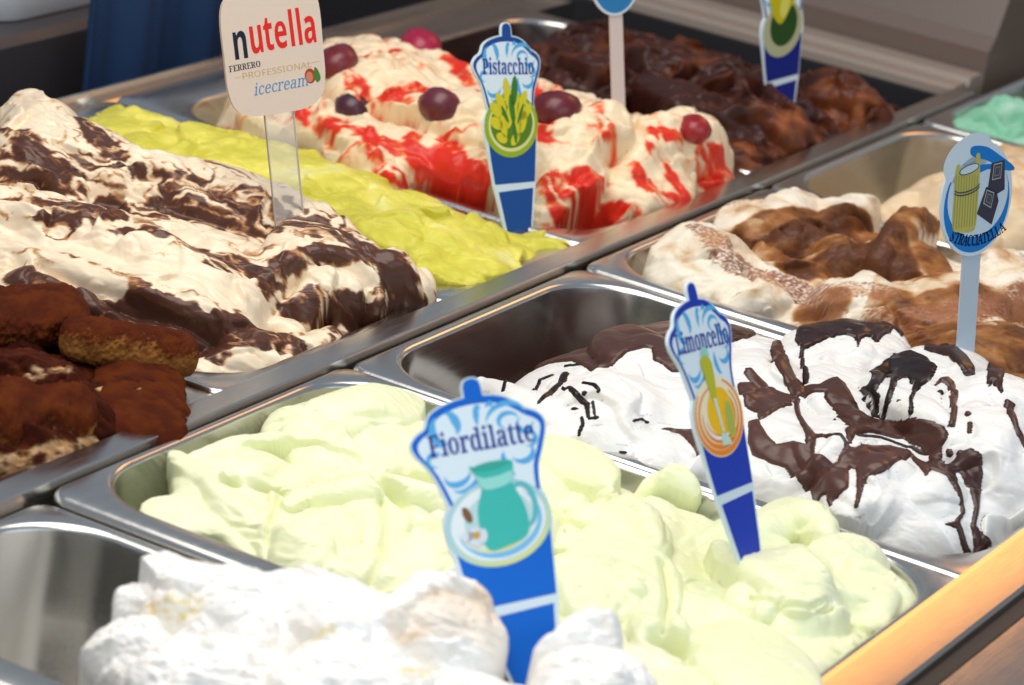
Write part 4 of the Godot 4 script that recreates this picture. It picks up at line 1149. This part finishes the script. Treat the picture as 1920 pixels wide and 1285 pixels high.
# the shared shape of the scalloped flavour signs
func scalloped(called_label: String, origin: Vector3, right: Vector3, up: Vector3, blue: Color, text: String, squeeze: float) -> Node3D:
	var o := sign_node("flavour_sign", called_label, origin, right, up, "scalloped flavour signs")
	var body := smooth_line([-21, 46, -25.5, 61, -31, 69, -32, 74, -29, 78, -24.5, 80.5, -22, 85, -17, 88, -9, 90, -5, 90.4], false, 4)
	body.append_array(smooth_line([-4.8, 94.5, -3.4, 97.2, 0, 98.2, 3.2, 97.2, 4.4, 94.5], false, 4))
	body.append_array(smooth_line([4.6, 90.2, 9, 89.4, 14, 87.6, 19, 84, 21.5, 81.8, 26.5, 79.2, 29.3, 75, 28.6, 70, 25.5, 62.5, 22.6, 56, 21.4, 48, 23, 41, 23.2, 33, 21.6, 24, 18.9, 0], false, 4))
	body.append_array(straight([13.9, -25, 5.5, -60, -1.5, -60, -9.5, -32, -18.8, 0]))
	body.append_array(smooth_line([-22.6, 22, -24.6, 32, -24.4, 40, -22.4, 44], false, 4))
	part("plate", flat(body, 0.0, 1.6), paint(PALE), o)
	var edge := smooth_line([-19.8, 46, -24.4, 60.5, -30.2, 69.5, -31.2, 74, -28.2, 77.4, -23.8, 79.8, -21.4, 84.4, -16.8, 87.3, -9, 89.3, -4.3, 89.8], false, 4)
	edge.append_array(smooth_line([-4.1, 94.3, -3, 96.6, 0, 97.5, 2.8, 96.6, 3.8, 94.3], false, 4))
	edge.append_array(smooth_line([4, 89.5, 9, 88.7, 13.8, 86.9, 18.7, 83.2, 21.2, 81, 26, 78.5, 28.5, 74.8, 27.9, 70, 24.8, 62.5, 21.9, 56, 20.6, 46], false, 4))
	print_on(o, "border", edge, blue, 0)
	var face := smooth_line([-17.8, 45, -22.4, 59.5, -28, 69, -28.6, 73.2, -26, 76, -21.6, 78.4, -19.2, 82, -15, 84.6, -7, 86.4, 3, 86.4, 11, 84.8, 17, 81.2, 20.2, 78.6, 24.4, 76.2, 26.4, 73.6, 25.8, 70, 22.7, 62.8, 19.8, 56, 18.8, 45], false, 4)
	print_on(o, "face", face, Color(0.72, 0.85, 0.93), 1)
	for n in [[-17, 78, 4, 6, 2.4, 100, 300, 0.0], [-13, 80, 3, 5, 2.6, -80, 90, 0.3], [1, 79, 2, 6, 2.2, 60, 200, 0.0], [12, 78, 9, 6.5, 1.6, -10, 170, 0.2], [13, 77, 4.5, 3.4, 1.4, 0, 250, 0.0], [20, 75, 4, 3, 1.4, 90, 330, 0.5], [-22, 66, 3.5, 3, 1.3, 20, 280, 0.0],
		[-14, 59, 6, 4.5, 1.8, 160, 340, 0.3], [-11, 56, 7, 4, 1.4, 180, 360, 0.5], [16, 63, 5, 4, 1.8, 200, 400, 0.0], [11, 60, 3.5, 6, 2.2, 120, 260, 0.2], [20, 68, 3.4, 3, 1.3, -120, 130, 0.0], [5, 83, 1.6, 3, 1.6, 30, 170, -0.5], [-3, 61, 4, 3, 1.2, 200, 350, 0.0]]:
		print_on(o, "curl", stroke(n[0], n[1], n[2], n[3], n[4] * 1.5, n[5], n[6], n[7]), CURL, 2)
	if text:
		lettering(o, text, "Droid Serif", 9.4, NAVY, Vector2(-0.5, 71.5), squeeze, 3, -0.02, 0.0, true)
	print_on(o, "upper_panel", straight([-21.8, 30, 21.6, 30, 20.6, 22, 18.2, 1.6, -17.9, 1.2, -20.4, 16]), blue, 1)
	print_on(o, "lower_panel", straight([-15.2, -3.4, 16.2, -2.2, 12.6, -25, 4.6, -58, -0.8, -58, -8.4, -31]), blue, 1)
	return o

func signs() -> void:
	var o := scalloped("blue and white scalloped sign lettered Fiordilatte with a teal jug, nearest the camera", Vector3(0.0041, 0.0283, 0.2460), Vector3(0.7739, 0.1748, 0.6088), Vector3(0.1927, 0.8506, -0.4892), Color(0.003, 0.13, 0.60), "Fiordilatte", 0.66)
	print_on(o, "ring", oval(-0.5, 35.4, 24, 18.2, 0.12), Color(0.42, 0.66, 0.72), 3)
	print_on(o, "ring", oval(-0.5, 35.8, 21.4, 16.2, 0.12), Color(0.80, 0.88, 0.90), 4)
	print_on(o, "ring", stroke(-0.5, 35.6, 22.4, 17.2, 1.6, 190, 380, 0.12), Color(0.72, 0.76, 0.22), 4)
	print_on(o, "ring", stroke(-0.5, 36, 18.8, 14, 2.6, 180, 400, 0.12), Color(0.20, 0.52, 0.80), 5)
	print_on(o, "ring", stroke(-1, 36.4, 16.8, 12.2, 1.2, 190, 330, 0.12), Color(0.78, 0.78, 0.25), 5)
	print_on(o, "ring", oval(0, 36.8, 15.6, 11.6, 0.12), Color(0.50, 0.72, 0.74), 5)
	print_on(o, "jug_handle", stroke(11.5, 41, 5.5, 9, 2.6, -80, 120, 0.0, 0.3), Color(0.12, 0.50, 0.55), 6)
	print_on(o, "jug", smooth_line([-8.5, 61, -4, 59.4, 3, 60.6, 10.5, 60.4, 10, 55, 8.8, 51, 12, 42, 12.6, 33, 10, 27.5, 1, 25, -6.5, 24.6, -9, 31, -8.6, 42, -5, 51, -6.4, 56.5]), Color(0.05, 0.50, 0.44), 7)
	print_on(o, "jug_neck", smooth_line([-6.6, 56.4, -3, 55, 4, 55, 9.6, 56, 9.2, 52, 3, 50, -4, 50.4]), Color(0.30, 0.72, 0.66), 8)
	print_on(o, "jug_mouth", oval(1, 59.6, 8.6, 1.8, 0.02), Color(0.04, 0.40, 0.32), 8)
	print_on(o, "flower", oval(-13.5, 41, 1.8, 3.6, 0.3), Color(0.22, 0.10, 0.05), 7)
	for n in [[-12, 33.5, 0.2], [-8.6, 31.4, 1.4], [-12.8, 29.6, 2.4], [-15.2, 32, 3.4]]:
		print_on(o, "petal", oval(n[0], n[1], 3.0, 2.0, n[2]), Color(0.70, 0.76, 0.82), 8)
	print_on(o, "flower_heart", oval(-11.4, 32, 1.7, 1.5), Color(0.62, 0.36, 0.06), 9)

	o = scalloped("blue and white scalloped sign lettered Limoncello with an orange ring and a yellow bottle", Vector3(0.1599, 0.0424, 0.2686), Vector3(0.9951, -0.0956, 0.0248), Vector3(0.0966, 0.8892, -0.4472), Color(0.012, 0.045, 0.44), "Limoncello", 0.68)
	print_on(o, "ring", oval(-0.5, 35.4, 23.8, 18.4, 0.1), Color(0.88, 0.80, 0.55), 3)
	for n in [[22.2, 16.8, 2.6, 130, 420], [19, 14, 2.4, 100, 400], [15.8, 11.4, 2.0, 160, 440], [12.6, 9, 1.8, 180, 420]]:
		print_on(o, "ring", stroke(-0.5, 35.6, n[0], n[1], n[2], n[3], n[4], 0.1, 0.7), Color(0.86, 0.24, 0.012), 4)
	print_on(o, "lemon_pool", oval(1.5, 37.6, 12.5, 10.5, 0.4), Color(0.90, 0.52, 0.01), 5)
	print_on(o, "ring", stroke(-1, 37, 14.4, 11.4, 1.8, 150, 330, 0.1), Color(0.86, 0.86, 0.78), 6)
	print_on(o, "bottle", smooth_line([-7.5, 62, -2, 64, 2.5, 61, 3, 56, 0.8, 44, -1.5, 41, -3.6, 44, -6.4, 55]), Color(0.50, 0.50, 0.03), 7)
	print_on(o, "bottle_cap", smooth_line([-5, 66, -1, 68, 2, 65, 1, 61, -5, 61]), Color(0.30, 0.66, 0.56), 6)
	print_on(o, "bottle_neck", straight([-2.8, 44, 0, 44, 1.2, 28, -0.6, 28]), Color(0.62, 0.78, 0.70), 8)
	print_on(o, "glass", straight([-2, 28, 3.4, 27, 6.4, 21.6, -3.4, 22]), Color(0.52, 0.74, 0.62), 8)
	print_on(o, "lemon", oval(9.2, 33.6, 4.6, 9.6, -0.12), Color(0.80, 0.56, 0.05), 8)
	print_on(o, "lemon_slice", oval(9.0, 33.0, 3.6, 8.2, -0.12), Color(0.40, 0.46, 0.10), 9)

	o = scalloped("blue and white scalloped sign lettered Pistacchio with green nuts", Vector3(0.5377, 0.0224, -0.0695), Vector3(0.9728, -0.0798, 0.2175), Vector3(0.1447, 0.9423, -0.3018), Color(0.012, 0.075, 0.30), "Pistacchio", 0.68)
	print_on(o, "ring", oval(-0.5, 36.4, 24.2, 19.4, 0.1), Color(0.30, 0.44, 0.02), 3)
	print_on(o, "ring", oval(-0.3, 36.8, 21, 16.4, 0.1), Color(0.72, 0.72, 0.30), 4)
	print_on(o, "ring", oval(-0.3, 37.4, 19, 14.8, 0.1), Color(0.10, 0.22, 0.02), 5)
	for n in [[-14, 46, 3.4, 6, 0.9], [-9, 50, 3.2, 7, 0.5], [-3, 56, 3.2, 9, 0.1], [-14, 38, 3.6, 6, 1.2], [-8, 36, 3, 7, 0.2], [-2, 42, 3.2, 8, -0.3], [4, 48, 3, 8, -0.3], [10, 50, 3, 8, -0.6], [13, 44, 3.2, 6.5, -0.9], [5, 36, 3, 8, -0.2], [10, 38, 3, 7, -0.4], [-10, 29, 3, 5, 1.2], [2, 28, 3, 5, -0.8]]:
		print_on(o, "nut", oval(n[0], n[1], n[2], n[3], n[4]), Color(0.66, 0.60, 0.03), 6)
	for n in [[3.5, 57, 2.8, 9, -0.15], [0.5, 46, 2.4, 9, 0.1], [2, 32, 1.6, 7, 0.1], [-6, 43, 1.4, 6, 0.5], [8, 43, 1.2, 7, -0.5]]:
		print_on(o, "leaf", oval(n[0], n[1], n[2], n[3], n[4]), Color(0.05, 0.20, 0.03), 7)

	o = scalloped("blue sign with a dark green oval and yellow picture, stuck in the dark chocolate", Vector3(0.8839, 0.0339, -0.0596), Vector3(0.9807, 0.0429, 0.1908), Vector3(-0.0122, 0.9872, -0.1593), Color(0.006, 0.012, 0.20), "", 0.7)
	print_on(o, "ring", oval(-0.5, 36, 22.5, 19, 0.3), Color(0.42, 0.44, 0.26), 3)
	print_on(o, "green_oval", oval(0.5, 39, 16, 14.5, 0.6), Color(0.02, 0.07, 0.012), 4)
	print_on(o, "yellow_fruit", smooth_line([-15, 72, 14, 76, 18, 60, 8, 50, -2, 40, -10, 44, -16, 56]), Color(0.52, 0.46, 0.01), 5)
	print_on(o, "yellow_fruit", oval(1, 52, 5, 9, -0.3), Color(0.66, 0.66, 0.12), 6)

	o = sign_node("oval_sign", "white oval sign lettered STRACCIATELLA with a wooden bucket on a tall white stick", Vector3(0.4840, 0.1108, 0.2387), Vector3(0.8706, 0.1053, 0.4806), Vector3(-0.0616, 0.9925, -0.1060), "oval flavour signs")
	part("stick", bar_stick(6.0, -30.0, -126.0, 1.4), paint(Color(0.50, 0.58, 0.66)), o)
	part("plate", flat(oval(0, 0, 24, 32.5), 0.8, 1.8), paint(Color(0.62, 0.72, 0.80)), o)
	var sky := Color(0.015, 0.20, 0.58)
	print_on(o, "band", oval(0.2, -2.6, 22.2, 27.8), sky, 11)
	print_on(o, "picture_ground", oval(0.6, 1.6, 20.4, 23.2), Color(0.56, 0.68, 0.78), 12)
	print_on(o, "picture_ground", oval(-8, 24, 17, 12, 0.5), Color(0.62, 0.72, 0.80), 12)
	print_on(o, "swoosh", smooth_line([-5.5, 29.8, 4, 28.6, 13, 23, 23.4, 15.4, 23.2, 12.6, 14, 15, 6, 20.4, -5.4, 24.8]), sky, 13)
	print_on(o, "swoosh", smooth_line([0, 18.6, 8, 18.4, 14, 18, 13, 15.4, 6, 15.6, 0, 14.6]), sky, 13)
	print_on(o, "bucket", smooth_line([-15.8, 17, -14.6, 21, -12.8, 20.4, -12, 17.4, -6, 18.8, -2.8, 20, -2.4, 25, -0.2, 25.4, 0.6, 20, 0.8, 4, 0.2, -15, -3, -18.2, -10, -17.4, -15.4, -14.6, -16, 2]), Color(0.50, 0.46, 0.12), 14)
	for k in 9:
		print_on(o, "stave_line", straight([-15.2 + k * 1.8, 15 - 0.2 * k, -14.9 + k * 1.8, 15 - 0.2 * k, -14.7 + k * 1.8, -15, -15.0 + k * 1.8, -15]), Color(0.20, 0.20, 0.06), 15)
	print_on(o, "bucket_mouth", oval(-6.6, 17.4, 6.8, 2.6, 0.2), Color(0.06, 0.06, 0.06), 15)
	print_on(o, "bucket_mouth", oval(-6.6, 17.5, 6.2, 2.1, 0.2), Color(0.56, 0.68, 0.78), 16)
	for y in [5.2, 3.6]:
		print_on(o, "hoop", stroke(-7.4, y + 3, 8.4, 3.2, 0.8, 190, 350, 0.1, 0.1), Color(0.06, 0.06, 0.08), 16)
	for n in [[8.4, 18.6, 17.2, 19.6, 18.6, 2.6, 12.6, 0.4, 6.6, 2.2], [5.8, 6, 13.4, 1.4, 15, -3.4, 11.2, -16.2, 0.4, -8.6]]:
		print_on(o, "chocolate_piece", straight(n), Color(0.05, 0.05, 0.075), 14)
	for n in [[10, 18, 15.6, 18.4, 15.4, 9.4, 9.4, 9.0], [6.2, 4.4, 11.6, 1.8, 10, -6.8, 4.4, -3.4]]:
		var q := straight(n)
		print_on(o, "chocolate_top", q, Color(0.42, 0.42, 0.42), 15)
		var mid := (q[0] + q[1] + q[2] + q[3]) / 4.0
		for g in [[0.86, Color(0.06, 0.06, 0.08)], [0.6, Color(0.20, 0.20, 0.22)], [0.45, Color(0.08, 0.08, 0.10)]]:
			var r := PackedVector2Array()
			for p in q:
				r.append(mid + (p - mid) * float(g[0]))
			print_on(o, "chocolate_top", r, g[1], 16 if float(g[0]) > 0.8 else 17 if float(g[0]) > 0.5 else 18)
	var word := "STRACCIATELLA"
	var x := -16.2
	for k in word.length():
		var wide := 1.5 if word[k] == "I" else 2.9
		x += wide * 0.5
		lettering(o, word[k], "Droid Serif", 6.2, Color(0.006, 0.01, 0.05), Vector2(x, -23.6 + 0.0163 * (x - 1.9) * (x - 1.9)), 0.56, 13, 0.033 * (x - 1.9), 0.0, true)
		x += wide * 0.5

	o = sign_node("oval_sign", "small blue bottomed oval sign on a thin white stick in the cherry ice cream", Vector3(0.6769, 0.1333, -0.0957), Vector3(0.9173, 0.1017, 0.3850), Vector3(-0.0317, 0.9824, -0.1840), "oval flavour signs")
	part("stick", bar_stick(5.0, -30.0, -124.0, 1.4), paint(Color(0.66, 0.56, 0.52)), o)
	part("plate", flat(oval(0, 0, 22, 31.0), 0.8, 1.8), paint(Color(0.62, 0.72, 0.80)), o)
	print_on(o, "band", oval(0, 0, 20.6, 29.4), Color(0.03, 0.20, 0.46), 11)
	print_on(o, "picture_ground", oval(0.4, 5, 18.6, 22), Color(0.62, 0.72, 0.80), 12)

	o = sign_node("hazelnut_spread_sign", "rounded white plastic sign, hazy warm tint put into its colour, with red and black lettering on a clear stick in the chocolate swirl", Vector3(0.3355, 0.1241, -0.1211), Vector3(0.8183, 0.1594, 0.5522), Vector3(-0.0389, 0.9739, -0.2234))
	var clear := StandardMaterial3D.new()
	clear.transparency = BaseMaterial3D.TRANSPARENCY_ALPHA
	clear.albedo_color = Color(0.95, 0.93, 0.90, 0.22)
	clear.roughness = 0.08
	part("clear_stick", bar_stick(8.6, -31.0, -122.0, 2.2), clear, o)
	for s in [-1, 1]:
		part("stick_edge", flat(straight([s * 8.6, -31, s * 8.6, -122, s * 8.2, -122, s * 8.2, -31]), 0.06, 2.3), paint(Color(0.55, 0.48, 0.40)), o)
	part("plate", flat(smooth_line([-28.6, 24, -28.8, 0, -28.4, -17, -25, -27.5, -16, -32.6, 0, -33.2, 16, -32.6, 25, -27.5, 28.4, -17, 28.8, 0, 28.6, 24, 24, 34, 14, 37, -14, 37, -24, 34]), 0.8, 2.6), paint(Color(0.74, 0.60, 0.49)), o)  # white plastic; the warm dim haze of the glass is in this colour
	lettering(o, "n", "Droid Sans", 19.0, Color(0.012, 0.018, 0.035), Vector2(-19.2, 9.0), 0.58, 11, 0.02, 0.0, true)
	lettering(o, "utella", "Droid Sans", 19.0, Color(0.74, 0.022, 0.016), Vector2(6.0, 11.4), 0.535, 11, 0.03, 0.0, true)
	lettering(o, "FERRERO", "Droid Serif", 2.3, Color(0.02, 0.02, 0.03), Vector2(-17.6, -4.6), 0.8, 11, 0.03, 0.0, true)
	lettering(o, "PROFESSIONAL", "Droid Sans", 1.9, Color(0.55, 0.38, 0.16), Vector2(0.6, -9.4), 1.25, 11, 0.02)
	print_on(o, "gold_line", straight([-24, -10.2, -16, -10.0, -16, -9.7, -24, -9.9]), Color(0.55, 0.38, 0.16), 11)
	print_on(o, "gold_line", straight([17, -8.6, 26, -8.2, 26, -7.9, 17, -8.3]), Color(0.55, 0.38, 0.16), 11)
	lettering(o, "icecream", "Droid Serif", 6.4, Color(0.06, 0.25, 0.50), Vector2(2.6, -17.8), 0.82, 11, 0.03, 0.22)
	print_on(o, "hazelnut", oval(19.6, -15.4, 3.2, 4.2, 0.1), Color(0.40, 0.05, 0.02), 11)
	print_on(o, "hazelnut", oval(19.2, -15.8, 2.0, 3.0, 0.1), Color(0.62, 0.22, 0.12), 12)
	print_on(o, "leaf", smooth_line([22.6, -11, 24.4, -12.6, 25.6, -17.4, 23.4, -19.4, 21.8, -16]), Color(0.07, 0.20, 0.03), 12)

func bar_stick(half: float, top: float, bottom: float, thick: float) -> ArrayMesh:
	return flat(straight([-half, top, -half, bottom, half, bottom, half, top]), 0.0, thick)

# ---------------------------------------------------------------- fruit and biscuits
func cherry_mesh(seed_: int) -> ArrayMesh:
	var z := FastNoiseLite.new()
	z.seed = seed_
	z.frequency = 1.0
	var p := PackedVector3Array()
	var n := PackedVector3Array()
	var rows := 25
	var cols := 33
	for i in rows:
		for j in cols:
			var u := PI * i / (rows - 1)
			var v := -TAU * j / (cols - 1)
			var d := Vector3(sin(u) * cos(v), cos(u), sin(u) * sin(v))
			var r := 1.0 + 0.14 * z.get_noise_3dv(d * 1.2) - 0.25 * exp(-u * u * 9.0) - 0.04 * exp(-pow(v + PI, 2.0) * 12.0) * sin(u)
			p.append(d * r * Vector3(1.08, 0.84, 0.98))
			n.append(d)
	return sheet(p, n, PackedColorArray(), rows, cols, PackedByteArray())

func cherry_at(label: String, at: Vector3, r: float, c: Color, turn: float, mesh: ArrayMesh) -> void:
	var m := matte(c, 0.38)
	m.clearcoat_enabled = true
	m.clearcoat = 0.25
	m.clearcoat_roughness = 0.25
	var o := MeshInstance3D.new()
	o.name = numbered("cherry")
	o.mesh = mesh
	o.material_override = m
	o.set_meta("label", label)
	o.set_meta("category", "cherry")
	o.set_meta("group", "cherries on the cherry ice cream")
	add_child(o)
	o.transform = Transform3D(Basis.from_euler(Vector3(0.5 * sin(turn * 3.0), turn, 0.5 * cos(turn * 5.0))).scaled(Vector3.ONE * r), at)

func cherries() -> void:
	var round_ := [cherry_mesh(1), cherry_mesh(2), cherry_mesh(3)]
	cherry_at("dark red cherry half hidden behind the tinted rounded sign", Vector3(0.5953, 0.0464, -0.2408), 0.0131, Color(0.16, 0.012, 0.02), 0.0, round_[0])
	cherry_at("bright magenta cherry on the topmost crest", Vector3(0.7176, 0.0344, -0.2519), 0.0142, Color(0.36, 0.004, 0.05), 1.3, round_[1])
	cherry_at("dark purple cherry low on the left slope beside the clear stick", Vector3(0.5729, 0.0268, -0.2110), 0.0115, Color(0.06, 0.01, 0.025), 2.6, round_[2])
	cherry_at("purple cherry smeared with red and cream left of the scalloped nut sign", Vector3(0.5820, 0.0424, -0.1535), 0.0142, Color(0.12, 0.014, 0.03), 3.9, round_[0])
	cherry_at("large dark crimson cherry touching the right of the scalloped nut sign", Vector3(0.6223, 0.0484, -0.0947), 0.0153, Color(0.12, 0.006, 0.012), 5.2, round_[1])
	cherry_at("dull red cherry behind the thin white stick", Vector3(1.1235, -0.0748, -0.2898), 0.0164, Color(0.3, 0.03, 0.05), 6.5, round_[2])
	cherry_at("small bright red cherry against the dark chocolate", Vector3(0.6935, 0.0404, -0.0307), 0.0103, Color(0.3, 0.008, 0.014), 7.8, round_[0])
	cherry_at("small black cherry in the gap at the front right corner", Vector3(1.0365, -0.0748, -0.1462), 0.0087, Color(0.03, 0.006, 0.015), 9.1, round_[1])

# a sponge finger: browned and golden beneath, cocoa dusted on top
func biscuit(label: String, from: Vector3, to: Vector3, wide: float, high: float, cocoa: float, seed_: int) -> void:
	var z := FastNoiseLite.new()
	z.seed = seed_
	z.frequency = 1.0
	z.fractal_octaves = 4
	var rows := 90
	var cols := 80
	var axis := to - from
	var side := axis.cross(Vector3.UP).normalized()
	var top := side.cross(axis).normalized()
	var p := PackedVector3Array()
	var c := PackedColorArray()
	for i in rows:
		var u := lerpf(-1.0, 1.0, float(i) / (rows - 1))
		var g := pow(maxf(0.0, 1.0 - pow(absf(u), 7.0)), 0.42)
		for j in cols:
			var v := -TAU * j / (cols - 1)
			var cv := cos(v)
			var sv := sin(v)
			var q := 1.0 / pow(pow(absf(cv), 2.6) + pow(absf(sv), 2.6), 1.0 / 2.6)
			var w := (from + to) * 0.5 + axis * 0.5 * u
			var d := (side * cv * wide + top * sv * high) * q * g
			var k := z.get_noise_3dv((w + d) * 70.0)
			w += d * (1.0 + 0.13 * k) + (side * cv + top * sv) * 0.0011 * z.get_noise_3dv((w + d) * 330.0) * g
			p.append(w)
			var dust := clampf((sv + 0.55 * k + cocoa) * 3.0 + 1.5 * z.get_noise_3dv((w + d) * 300.0), 0.0, 1.0)
			c.append(Color(0.28, 0.115, 0.03).lerp(Color(0.14, 0.05, 0.015), clampf(0.5 + k, 0.0, 1.0)).lerp(Color(0.062, 0.012, 0.004).lerp(Color(0.098, 0.022, 0.007), clampf(0.5 + 1.4 * k, 0.0, 1.0)), dust))
	var f := Field.new(0, 0, rows, cols, 1.0, 0, 0, 0)
	var n := f.normals(p)
	var o := MeshInstance3D.new()
	o.name = numbered("sponge_biscuit")
	o.mesh = sheet(p, n, c, rows, cols, PackedByteArray())
	o.material_override = cream(0.85, 0.6, 60.0)
	o.set_meta("label", label)
	o.set_meta("category", "biscuit")
	o.set_meta("group", "cocoa dusted sponge biscuits")
	add_child(o)

func biscuits() -> void:
	biscuit("sponge biscuit with a golden bare end pointing right", Vector3(0.1220, 0.0200, -0.0899), Vector3(0.1690, 0.0120, -0.0369), 0.013, 0.0115, -0.2, 3)
	biscuit("flat cocoa covered biscuit at the upper left", Vector3(0.1158, 0.0160, -0.1423), Vector3(0.1613, 0.0180, -0.1017), 0.026, 0.012, 0.7, 4)
	biscuit("thick cocoa covered biscuit with a crumbly pale edge at the left", Vector3(0.0270, 0.0060, -0.0675), Vector3(0.0778, 0.0080, -0.0342), 0.023, 0.018, 0.3, 5)
	biscuit("rounded cocoa covered biscuit above the steel bar", Vector3(0.1579, 0.0000, -0.0680), Vector3(0.0835, -0.0060, -0.0055), 0.024, 0.015, 0.85, 6)
